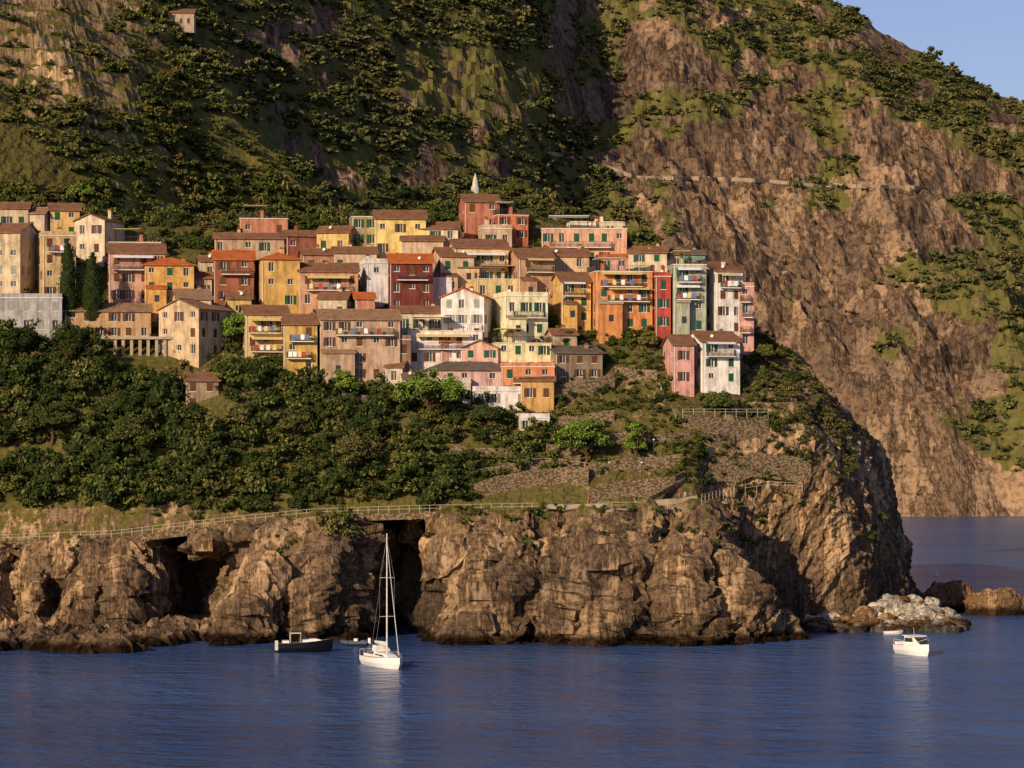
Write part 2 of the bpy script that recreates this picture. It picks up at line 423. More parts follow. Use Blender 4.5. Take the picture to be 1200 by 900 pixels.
gx=np.gradient(Z,axis=1)/np.gradient(ys)[None,:]
fl_=inpoly(*proj(X,Y,Z),FIELD)|inpoly(*proj(X,Y,Z),FIELD2)
vv_=np.where(fl_,1.05-.9*sm(1.2,2.2,gx),vv_)
setattr_f(me,'veg',np.clip(vv_*1.05,0,1.2).ravel())
SC.objects.link(bpy.data.objects.new('mountain_terrain',me))
# ------------------------------------------------------------ foliage
def leafcloud(nleaf,ls,blobs,rng,squash=.8):
    B=np.array(blobs);w=B[:,3]**2;w=w/w.sum()
    ci=rng.choice(len(B),nleaf,p=w)
    d=rng.normal(size=(nleaf,3));d[:,2]=np.where(d[:,2]<-.4,-d[:,2],d[:,2]);d/=np.linalg.norm(d,axis=1)[:,None]
    r=B[ci,3]*(1-.38*rng.random(nleaf)**2+.12*rng.normal(size=nleaf))
    c=B[ci,:3]+d*r[:,None]*np.array([1,1,squash])
    nrm=d+.75*rng.normal(size=(nleaf,3));nrm/=np.linalg.norm(nrm,axis=1)[:,None]
    a=np.cross(nrm,rng.normal(size=(nleaf,3)));a/=np.linalg.norm(a,axis=1)[:,None];b=np.cross(nrm,a)
    s=ls*(.6+.8*rng.random(nleaf))[:,None]
    q=np.stack([c-a*s,c-b*s*.7,c+a*s,c+b*s*.7],1).reshape(-1,3)
    return q,np.arange(nleaf*4).reshape(-1,4)
def foliage_mesh(name,nleaf,ls,blobs,mat,rng,core=.74,squash=.8):
    q,f=leafcloud(nleaf,ls,blobs,rng,squash)
    me=bpy.data.meshes.new(name)
    V=list(map(tuple,q));Fc=[tuple(t) for t in f];mi=[0]*len(Fc)
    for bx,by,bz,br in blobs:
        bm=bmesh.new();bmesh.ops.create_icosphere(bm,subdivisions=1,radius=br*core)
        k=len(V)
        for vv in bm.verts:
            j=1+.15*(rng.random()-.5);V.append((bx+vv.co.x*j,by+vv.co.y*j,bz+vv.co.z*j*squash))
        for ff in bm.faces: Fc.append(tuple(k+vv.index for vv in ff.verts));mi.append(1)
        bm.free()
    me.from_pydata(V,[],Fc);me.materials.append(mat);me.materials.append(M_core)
    me.polygons.foreach_set('material_index',mi);return me
def blobs(rng,n,R_,zr,irr=0):
    out=[(0,0,.45*zr,.62*R_)]
    for i in range(n):
        a=2*pi*(i+rng.random()*.8)/n;rr=R_*(.42+(.25+irr)*rng.random())
        out.append((cos(a)*rr,sin(a)*rr,zr*(.1+(.8+irr)*rng.random()),R_*(.22+.26*rng.random())))
    return out
def mkcoll(name,mat,nleaf,ls,nv=4,core=.74,nb=5):
    c=bpy.data.collections.new(name)
    for i in range(nv):
        me=foliage_mesh(name+'_clump',nleaf,ls,blobs(NR,nb+i,1,.9,.35),mat,NR,core)
        c.objects.link(bpy.data.objects.new(f'{name}_{i}',me))
    return c
COL_s=mkcoll('scrub',M_leaf,380,.10,core=.68)
COL_d=mkcoll('dark_scrub',M_leafd,460,.085)
COL_m=mkcoll('mountain_trees',M_leafm,130,.17,core=.70,nb=3)
def scatter(name,P,S,coll):
    P=np.asarray(P,np.float32);n=len(P)
    me=bpy.data.meshes.new(name);me.vertices.add(n);me.vertices.foreach_set('co',P.ravel())
    a=me.attributes.new('scl','FLOAT_VECTOR','POINT');a.data.foreach_set('vector',np.asarray(S,np.float32).ravel())
    a=me.attributes.new('rot','FLOAT_VECTOR','POINT');rr=np.zeros((n,3),np.float32);rr[:,2]=NR.random(n)*6.28;rr[:,0]=NR.normal(size=n)*.2
    a.data.foreach_set('vector',rr.ravel())
    a=me.attributes.new('vi','INT','POINT');a.data.foreach_set('value',NR.integers(0,4,n).astype(np.int32))
    o=bpy.data.objects.new(name,me);SC.objects.link(o)
    g=bpy.data.node_groups.new(name,'GeometryNodeTree')
    g.interface.new_socket('Geometry',in_out='INPUT',socket_type='NodeSocketGeometry')
    g.interface.new_socket('Geometry',in_out='OUTPUT',socket_type='NodeSocketGeometry')
    N=g.nodes.new;gi=N('NodeGroupInput');go=N('NodeGroupOutput');ip=N('GeometryNodeInstanceOnPoints')
    ci=N('GeometryNodeCollectionInfo');ci.inputs['Collection'].default_value=coll
    ci.inputs['Separate Children'].default_value=True;ci.inputs['Reset Children'].default_value=True
    def na(nm,ty):
        q=N('GeometryNodeInputNamedAttribute');q.data_type=ty;q.inputs['Name'].default_value=nm
        return [u for u in q.outputs if u.enabled][0]
    L=g.links.new
    L(gi.outputs[0],ip.inputs['Points']);L(ci.outputs[0],ip.inputs['Instance']);ip.inputs['Pick Instance'].default_value=True
    L(na('vi','INT'),ip.inputs['Instance Index']);L(na('rot','FLOAT_VECTOR'),ip.inputs['Rotation']);L(na('scl','FLOAT_VECTOR'),ip.inputs['Scale'])
    L(ip.outputs[0],go.inputs[0])
    m=o.modifiers.new('scatter','NODES');m.node_group=g
    return o
N=120000
x=NR.uniform(-340,400,N);y=NR.uniform(830,1560,N);z=mtn(x,y)
px,py=proj(x,y,z)
v=mveg(x,y,z)
fld=inpoly(px,py,FIELD)|inpoly(px,py,FIELD2)
k=(z>2)&(px>-120)&(px<1330)&(py>-70)&(NR.random(N)<np.clip(v*1.25-.35,0.016,.8)*np.where(fld,.10,1)*np.where(px>740,.75,1))
x,y,z,v=x[k],y[k],z[k],v[k];px=px[k];s=NR.uniform(1.1,2.2,len(x))+2.6*NR.random(len(x))**3;s=np.where(v<.45,s*.55,s)*np.where(px>740,.85,1)
hz_=NR.uniform(.55,1.25,len(x))
scatter('mountain_forest',np.stack([x,y,z-.3*s],-1),np.stack([s*1.15,s*1.15,s*hz_],-1),COL_m)
N=17000
x=NR.uniform(-190,20,N);y=NR.uniform(566,760,N);z=hillf(x,y);px,py=proj(x,y,z)
pr=.58+.5*fbm(x/14,y/14,0*x,3)
pr=np.where((px<165)&(py<130),.13,pr);pr=np.where(np.abs(px-138)<14,.08,pr);pr=np.where((px<75)&(py>100)&(py<200),.3,pr)
k=NR.random(N)<pr;x,y,z=x[k],y[k],z[k];s=NR.uniform(.7,1.5,len(x))+1.7*NR.random(len(x))**3
scatter('hillside_scrub',np.stack([x,y,z-.2*s],-1),np.stack([s*1.1,s*1.1,s*NR.uniform(.7,1.3,len(x))],-1),COL_s)
# headland vegetation sampled over the surface
ZN=[([(-400,384),(70,392),(118,398),(122,440),(200,446),(200,486),(268,486),(268,440),(290,440),(420,478),(480,515),(560,560),(550,590),(400,600),(240,598),(0,592),(-400,590)],.22,(1.0,3.0),'d'),
    ([(250,425),(470,445),(650,508),(650,552),(560,575),(470,520),(250,470)],.24,(.6,1.8),'s'),
    ([(640,380),(790,390),(775,480),(800,502),(960,540),(930,590),(760,560),(640,560)],.20,(.35,1.3),'s'),
    ([(400,195),(665,195),(680,262),(400,265)],.26,(.7,1.8),'s'),
    ([(878,385),(930,420),(1010,520),(990,580),(900,520),(870,480)],.18,(.35,1.2),'s'),
    ([(-400,200),(420,240),(420,300),(-400,280)],.12,(1,2.2),'s'),
    ([(-150,590),(560,590),(700,600),(1020,560),(1040,640),(-150,670)],.055,(.3,.9),'s'),
    ([(0,270),(880,270),(880,470),(560,480),(0,390)],.05,(.6,1.3),'s')]
co_,no_=co2,no
pxv,pyv=proj(*co_.T);zpv=ipx(pxv,ZP);ypv=ipx(pxv,YP)
okk=(co_[:,2]>2.5)&~((np.abs(co_[:,1]-ypv)<2.6)&(pxv<830)&(co_[:,2]>zpv-1.5))
out={'s':[[],[]],'d':[[],[]]};used=~okk
vd=.47**2*1.15
gap=fbm(co_[:,0]/9,co_[:,1]/9,co_[:,2]/9,3)
for poly,dn,(s0,s1),ty in ZN:
    k=inpoly(pxv,pyv,poly)&(NR.random(len(pxv))<dn*vd*np.clip(1.15-1.8*np.clip(gap-.18,0,1),.15,1.3))&~used;used|=k
    for i in np.nonzero(k)[0]:
        s=s0+(s1-s0)*NR.random()**2.0
        tt=ty
        if ty=='d' and NR.random()<.35: tt='s'
        if ty=='s' and NR.random()<.25: tt='d'
        out[tt][0].append((co_[i,0],co_[i,1],co_[i,2]-.1*s));out[tt][1].append((s*1.1,s*1.1,s*(.7+.8*NR.random())))
for (a,b,s) in [(395,625,2.4),(382,618,1.8),(410,632,1.6),(400,612,1.8),(275,596,2.2),(262,602,1.8),(288,600,1.6),(630,606,1.6),(600,612,1.1),(655,600,.9),(230,612,1.2),(705,600,.9),(560,604,1.2)]:
    p=cast(a,b)
    if p.y<450: out['s'][0].append(tuple(p));out['s'][1].append((s,s,s))
scatter('coastal_scrub',out['s'][0],out['s'][1],COL_s)
scatter('dark_woodland',out['d'][0],out['d'][1],COL_d)
def tree(name,px,py,H_,cr,kind='round',mat=M_leafd,Yd=None):
    if Yd is None: p=cast(px,py)
    else: p=Vector(((px-600)/F*Yd,Yd,CH+(HY-py)/F*Yd))
    e=empty(name,(p.x,p.y,p.z-.3))
    t=MB()
    if kind=='cypress':
        t.tube((0,0,-3),(0,0,H_*.9),.22,.03,8);
        for i in range(10):
            a=i*2.4;zz=H_*(.12+.07*i);t.tube((0,0,zz),(cos(a)*cr*.5,sin(a)*cr*.5,zz+.9),.05,.01,5)
        bl=[];m=14
        for i in range(m):
            f=i/(m-1);r=cr*min(1,.7+f*1.3)*(1-.80*f**2.6)
            bl.append((R.uniform(-.12,.12),R.uniform(-.12,.12),H_*(.04+.92*f)-r*.2,r))
        me=foliage_mesh(name+'_crown',3800,.11,bl,mat,NR,.82,1.15)
    else:
        th=H_*(.45 if kind=='round' else .3)
        a0=Vector((0,0,0));b0=Vector((.3,.1,th*.6));c0=Vector((.1,-.1,th))
        t.tube(a0,b0,.32,.24,8);t.tube(b0,c0,.24,.17,8)
        for i in range(8):
            a=i*2*pi/8+R.random();rr=cr*R.uniform(.5,.8)
            q=c0+Vector((cos(a)*rr*.5,sin(a)*rr*.5,(H_-th)*.3));t.tube(c0 if i%2 else b0,q,.12,.07,6)
            t.tube(q,c0+Vector((cos(a)*rr,sin(a)*rr,(H_-th)*R.uniform(.3,.7))),.07,.02,5)
        bl=[]
        hz=(H_-th)
        for i in range(30):
            a=R.random()*6.28;rr=cr*math.sqrt(R.random())*.76;r=cr*R.uniform(.17,.32)
            zt=th+hz*(-.05+.9*(1-(rr/cr)**2)*R.uniform(.3,1))
            bl.append((cos(a)*rr,sin(a)*rr,zt,r))
        me=foliage_mesh(name+'_crown',4600,.15,bl,mat,NR,.7,.8)
    t.obj('trunk_and_limbs',[M_bark],e)
    o=bpy.data.objects.new('crown',me);SC.objects.link(o);o.parent=e
    return e
yo=march(80,392)[1]
for a in [('cypress_tree',80,372,13.4,2.0,'cypress',M_leafc,yo+1),('cypress_tree',108,370,10.8,2.3,'cypress',M_leafc,yo+1.5),
          ('pine_tree',503,492,8.8,6.4,'tall',M_leafb),('pine_tree',686,545,8.6,5.0,'tall',M_leafb),('broadleaf_tree',278,408,6.5,3.2,'tall',M_leafb),
          ('broadleaf_tree',744,545,7.5,1.9,'tall',M_leafb),('broadleaf_tree',402,470,5.5,2.6,'tall',M_leafb),('broadleaf_tree',660,412,4.5,2.4,'tall',M_leafd),
          ('broadleaf_tree',842,486,4,3.1,'tall',M_leaf),('broadleaf_tree',92,435,8,3.8,'tall',M_leafd),('broadleaf_tree',22,425,7,4,'tall',M_leafd),
          ('broadleaf_tree',60,520,8,4.6,'tall',M_leafd),('broadleaf_tree',160,540,8,4.6,'tall',M_leafd),('broadleaf_tree',280,510,6,3,'tall',M_leaf),
          ('broadleaf_tree',345,520,6,3.6,'tall',M_leaf),('broadleaf_tree',420,560,7.5,4.4,'tall',M_leafd),('broadleaf_tree',570,500,4.5,3.2,'tall',M_leafd),
          ('broadleaf_tree',895,425,3.5,2.3,'tall',M_leaf),('broadleaf_tree',470,238,4,2.3,'tall',M_leafd),('broadleaf_tree',610,232,4,2.2,'tall',M_leafd),
          ('broadleaf_tree',95,240,5,3,'tall',M_leafb),('broadleaf_tree',760,410,3.5,2.2,'tall',M_leaf),('broadleaf_tree',150,500,6.5,3.6,'tall',M_leafd),('broadleaf_tree',320,440,4,2.4,'tall',M_leafd)]:
    tree(*a)
# ------------------------------------------------------------ houses
CLO=[plain('cloth_white',(225,225,225)),plain('cloth_red',(160,60,50)),plain('cloth_blue',(90,110,150)),plain('cloth_yellow',(210,190,130))]
def facade(W,Pn,Sh,Tr,O,U,N,L,H,rg,door=False,dens=.85,sk=6):
    W.poly([O+Vector((0,0,-sk)),O+U*L+Vector((0,0,-sk)),O+U*L,O])
    fl=max(1,int(round(H/2.8)));nc=int(L/2.25)
    if nc<1 or H<1.7:
        W.poly([O,O+U*L,O+U*L+Vector((0,0,H)),O+Vector((0,0,H))]);return []
    sy=H/fl;us=[0]
    ww=.92
    for i in range(nc):
        c=(i+.5)*L/nc+rg.uniform(-.22,.22);us+=[c-ww/2,c+ww/2]
    us.append(L);vs=[0]
    wh=min(1.45,sy*.55)
    for j in range(fl):
        b=j*sy+sy*.3;vs+=[b,b+wh]
    vs.append(H)
    P=lambda u,v,w=0:O+U*u+Vector((0,0,v))+N*w
    for i in range(len(us)-1):
        for j in range(len(vs)-1):
            u0,u1,v0,v1=us[i],us[i+1],vs[j],vs[j+1]
            win=(i%2==1)and(j%2==1)and rg.random()<dens
            if not win: W.poly([P(u0,v0),P(u1,v0),P(u1,v1),P(u0,v1)]);continue
            d=-.22
            small=rg.random()<.2
            if small:
                vm=v0+(v1-v0)*.4;W.poly([P(u0,v0),P(u1,v0),P(u1,vm),P(u0,vm)]);v0=vm
            W.poly([P(u0,v0),P(u1,v0),P(u1,v0,d),P(u0,v0,d)]);W.poly([P(u0,v1),P(u1,v1),P(u1,v1,d),P(u0,v1,d)])
            W.poly([P(u0,v0),P(u0,v1),P(u0,v1,d),P(u0,v0,d)]);W.poly([P(u1,v0),P(u1,v1),P(u1,v1,d),P(u1,v0,d)])
            Pn.poly([P(u0,v0,d),P(u1,v0,d),P(u1,v1,d),P(u0,v1,d)])
            st=rg.random()
            Tr.ob(O,U,N,u0-.08,u1+.08,v0-.1,v0-.003,0.002,.1)
            if st<.42 and not small:
                Sh.ob(O,U,N,u0+.02,u1-.02,v0+.02,v1-.02,-.12,-.03)
            else:
                Tr.ob(O,U,N,(u0+u1)/2-.03,(u0+u1)/2+.03,v0+.01,v1-.01,d+.01,d+.06)
                Tr.ob(O,U,N,u0+.005,u0+.07,v0+.01,v1-.01,d+.01,d+.06);Tr.ob(O,U,N,u1-.07,u1-.005,v0+.01,v1-.01,d+.01,d+.06)
                if st<.85 and not small:
                    Sh.ob(O,U,N,u0-.48,u0-.02,v0,v1,.012,.06);Sh.ob(O,U,N,u1+.02,u1+.48,v0,v1,.012,.06)
def railing(m,O,U,N,L,h_=1.0,step=.22,mi=0,r=.02):
    n=max(1,int(L/step))
    m.ob(O,U,N,0,L,h_-.04,h_,-.025,.025,mi);m.ob(O,U,N,0,L,.08,.11,-.02,.02,mi)
    for i in range(n+1):
        u=i*L/n;rr=r if i%6 else r*1.7;m.ob(O,U,N,u-rr,u+rr,0,h_-.045,-rr,rr,mi)
def house(name,x0,x1,yt,yb,col,roof='gable',yaw=8,rc=(190,104,62),sh='green',D=None,balc=0,laundry=0,dens=.85,rail=False,awn=None):
    rg=random.Random(int(x0*31+yt*7))
    pc=(x0+x1)/2;_,Yf,_=march(pc,yb)
    yaw=yaw+rg.uniform(-7,9)
    s=Yf/F;Wd=(x1-x0)*s;H=(yb-yt)*s;z0=CH+(HY-yb)*s
    if D is None: D=min(8.5,max(4.5,H*1.0+1.5))
    th=radians(yaw);w=(Wd-D*abs(sin(th)))/cos(th)
    if w<2.6: D=max(2.5,(Wd-2.6*cos(th))/max(.05,abs(sin(th)))) if abs(yaw)>3 else D; w=max(2.4,(Wd-D*abs(sin(th)))/cos(th))
    D=min(D,9)
    cy=Yf+D/2*cos(th)+w/2*abs(sin(th));cx=(pc-600)/F*(Yf+.5*D)
    e=empty(name,(cx,cy,z0),th)
    W=MB();Pn=MB();Sh=MB();Tr=MB();Rf=MB();Ir=MB();Ch=MB();Cl=MB()
    a=w/2;b=D/2;V3=lambda *q:Vector(q)
    facade(W,Pn,Sh,Tr,V3(-a,-b,0),V3(1,0,0),V3(0,-1,0),w,H,rg,True,dens)
    facade(W,Pn,Sh,Tr,V3(a,-b,0),V3(0,1,0),V3(1,0,0),D,H,rg,False,dens*.7)
    facade(W,Pn,Sh,Tr,V3(-a,b,0),V3(0,-1,0),V3(-1,0,0),D,H,rg,False,dens*.7)
    W.poly([V3(a,b,-6),V3(-a,b,-6),V3(-a,b,H),V3(a,b,H)])
    ov=.35
    def slab(p,t=.16): Rf.hexa([Vector(q)-Vector((0,0,t)) for q in p]+[Vector(q) for q in p])
    if roof=='gable':
        rh=D*.5*.38;k=rh/b
        slab([(-a-ov,-b-ov,H+.15-ov*k),(a+ov,-b-ov,H+.15-ov*k),(a+ov,0,H+rh+.15),(-a-ov,0,H+rh+.15)])
        slab([(-a-ov,0.002,H+rh+.15),(a+ov,0.002,H+rh+.15),(a+ov,b+ov,H+.15-ov*k),(-a-ov,b+ov,H+.15-ov*k)])
        Rf.tube((-a-ov,0,H+rh+.16),(a+ov,0,H+rh+.16),.12,.12,6)
        for sx in (-a,a): W.poly([V3(sx,-b,H),V3(sx,b,H),V3(sx,0,H+rh)])
    elif roof=='gabley':
        rh=w*.5*.4;k=rh/a
        slab([(-a-ov,-b-ov,H+.15-ov*k),(0,-b-ov,H+rh+.15),(0,b+ov,H+rh+.15),(-a-ov,b+ov,H+.15-ov*k)])
        slab([(0.002,-b-ov,H+rh+.15),(a+ov,-b-ov,H+.15-ov*k),(a+ov,b+ov,H+.15-ov*k),(0.002,b+ov,H+rh+.15)])
        Rf.tube((0,-b-ov,H+rh+.16),(0,b+ov,H+rh+.16),.12,.12,6)
        for sy in (-b,b): W.poly([V3(-a,sy,H),V3(a,sy,H),V3(0,sy,H+rh)])
    elif roof=='hip':
        rh=min(a,b)*.42;A=a+ov;B=b+ov;r0=max(0.05,A-B) if A>B else .05;r1=max(.05,B-A) if B>A else .05
        E=[V3(-A,-B,H),V3(A,-B,H),V3(A,B,H),V3(-A,B,H)];T=[q+V3(0,0,.14) for q in E]
        if A>=B: R1,R2=V3(-r0,0,H+rh+.14),V3(r0,0,H+rh+.14);fs=[[T[0],T[1],R2,R1],[T[1],T[2],R2],[T[2],T[3],R1,R2],[T[3],T[0],R1]]
        else: R1,R2=V3(0,-r1,H+rh+.14),V3(0,r1,H+rh+.14);fs=[[T[0],T[1],R1],[T[1],T[2],R2,R1],[T[2],T[3],R2],[T[3],T[0],R1,R2]]
        for f_ in fs: Rf.poly(f_)
        for i in range(4): Rf.poly([E[i],E[(i+1)%4],T[(i+1)%4],T[i]])
        Rf.poly([q+V3(0,0,-.003) for q in E])
    elif roof=='shed':
        slab([(-a-ov,-b-ov,H+.12),(a+ov,-b-ov,H+.12),(a+ov,b,H+.12+D*.25),(-a-ov,b,H+.12+D*.25)])
        for sx in (-a,a): W.poly([V3(sx,-b,H),V3(sx,b,H),V3(sx,b,H+D*.25)])
        W.poly([V3(-a,b-.01,H),V3(a,b-.01,H),V3(a,b-.01,H+D*.25),V3(-a,b-.01,H+D*.25)])
    else:
        Rf.box(-a+.01,a-.01,-b+.01,b-.01,H-.3,H-.06)
        Tr.box(-a-.1,a+.1,-b-.1,b+.1,H-.02,H+.1)
        if rail:
            for O,U,N,L in ((V3(-a,-b,H+.1),V3(1,0,0),V3(0,-1,0),w),(V3(-a,-b,H+.1),V3(0,1,0),V3(-1,0,0),D),(V3(a,-b,H+.1),V3(0,1,0),V3(1,0,0),D)):
                railing(Ir,O,U,N,L,1.0,.3)
            if w>5:
                u0=-a+w*.1;u1=u0+w*.45
                for qx in (u0,u1):
                    for qy in (-b*.4,b*.7): Ir.tube((qx,qy,H+.1),(qx,qy,H+2.4),.05,.05,5)
                Cl.box(u0-.2,u1+.2,-b*.5,b*.8,H+2.4,H+2.46,rg.choice([0,3]))
                for k_ in range(4):
                    qx=rg.uniform(u1,a-.4);Ch.tube((qx,-b+.5,H+.1),(qx,-b+.5,H+.5),.18,.22,8,1)
        else:
            p=.75
            W.box(-a,a,-b,-b+.2,H+.101,H+p);W.box(-a,-a+.2,-b+.2,b,H+.101,H+p);W.box(a-.2,a,-b+.2,b,H+.101,H+p)
    nch=rg.choice([0,1,1,2,2])
    for i in range(nch):
        qx=rg.uniform(-a*.7,a*.7);qy=rg.uniform(0,b*.6);zt=H+rg.uniform(1.4,2.1)
        Ch.box(qx-.28,qx+.28,qy-.25,qy+.25,H-.2,zt);Ch.box(qx-.36,qx+.36,qy-.33,qy+.33,zt+.001,zt+.1,1)
        Ch.box(qx-.2,qx+.2,qy-.18,qy+.18,zt+.101,zt+.3,1)
    if rg.random()<.5:
        qx=rg.uniform(-a*.8,a*.8);Ir.tube((qx,.3,H),(qx,.3,H+3.1),.025,.02,5)
        for k in range(4): Ir.tube((qx-.4,.3,H+2.5+.15*k),(qx+.4,.3,H+2.5+.15*k),.012,.012,4)
    if rg.random()<.22:
        qx=rg.uniform(-a*.8,a*.8);Tr.tube((qx,-b*.6,H+.9),(qx-.05,-b*.6-.12,H+.95),.24,.26,12);Ir.tube((qx,-b*.6,H),(qx,-b*.6,H+.9),.03,.03,5)
    Tr.ob(V3(-a,-b,0),V3(1,0,0),V3(0,-1,0),.12,.2,-1,H-.1,.01,.09)
    if rg.random()<.35 and H>6 and w>4:
        lw=w*.4;lh=H*.45
        W.box(-a+.3,-a+.3+lw,-b-1.6,-b-.002,-6,lh);Rf.hexa([(-a+.1,-b-1.85,lh+.0),(-a+.5+lw,-b-1.85,lh),(-a+.5+lw,-b-.004,lh+.6),(-a+.1,-b-.004,lh+.6),(-a+.1,-b-1.85,lh+.14),(-a+.5+lw,-b-1.85,lh+.14),(-a+.5+lw,-b-.004,lh+.74),(-a+.1,-b-.004,lh+.74)])
        Pn.box(-a+.3+lw*.4,-a+.3+lw*.4+.8,-b-1.62,-b-1.601,lh*.35,lh*.35+1.1)
    fl=max(1,int(round(H/2.8)))
    for j in range(balc):
        lv=fl-1-j
        if lv<0: break
        zz=lv*H/fl+.02;L=min(w*.72,w-1);u0=(w-L)/2*rg.uniform(.3,1.7)
        O=V3(-a+u0,-b,zz)
        Tr.ob(O,V3(1,0,0),V3(0,-1,0),0,L,-.14,0,.003,1.05)
        railing(Ir,O+V3(.03,-1.0,0),V3(1,0,0),V3(0,-1,0),L-.06,1,.16)
        railing(Ir,O+V3(.03,-.95,0),V3(0,1,0),V3(-1,0,0),.9,1,.16);railing(Ir,O+V3(L-.03,-.95,0),V3(0,1,0),V3(1,0,0),.9,1,.16)
        if laundry:
            for q in range(4):
                uu=.3+q*(L-1)/4;Cl.ob(O,V3(1,0,0),V3(0,-1,0),uu,uu+.6,.2,1.02,1.1,1.12,rg.randrange(4))
        if awn is not None: 
            Cl.hexa([O+V3(0,-1.3,1.9),O+V3(L,-1.3,1.9),O+V3(L,-.02,2.35),O+V3(0,-.02,2.35),O+V3(0,-1.3,1.94),O+V3(L,-1.3,1.94),O+V3(L,-.02,2.39),O+V3(0,-.02,2.39)],awn)
    st=stucco(col)
    W.obj('walls',[st],e);Pn.obj('window_glass',[M_glass],e);Sh.obj('shutters',[SH[sh]],e);Tr.obj('trim_and_sills',[M_trim],e)
    Rf.obj('roof',[rooftile(rc) if roof!='flat' else M_conc],e);Ir.obj('railings',[M_iron],e);Ch.obj('chimneys',[st,rooftile((150,90,60))],e);Cl.obj('laundry_and_awnings',CLO,e)
    return e
OR=(200,112,66);BR=(146,108,84);GB=(124,110,98);TN=(166,132,104)
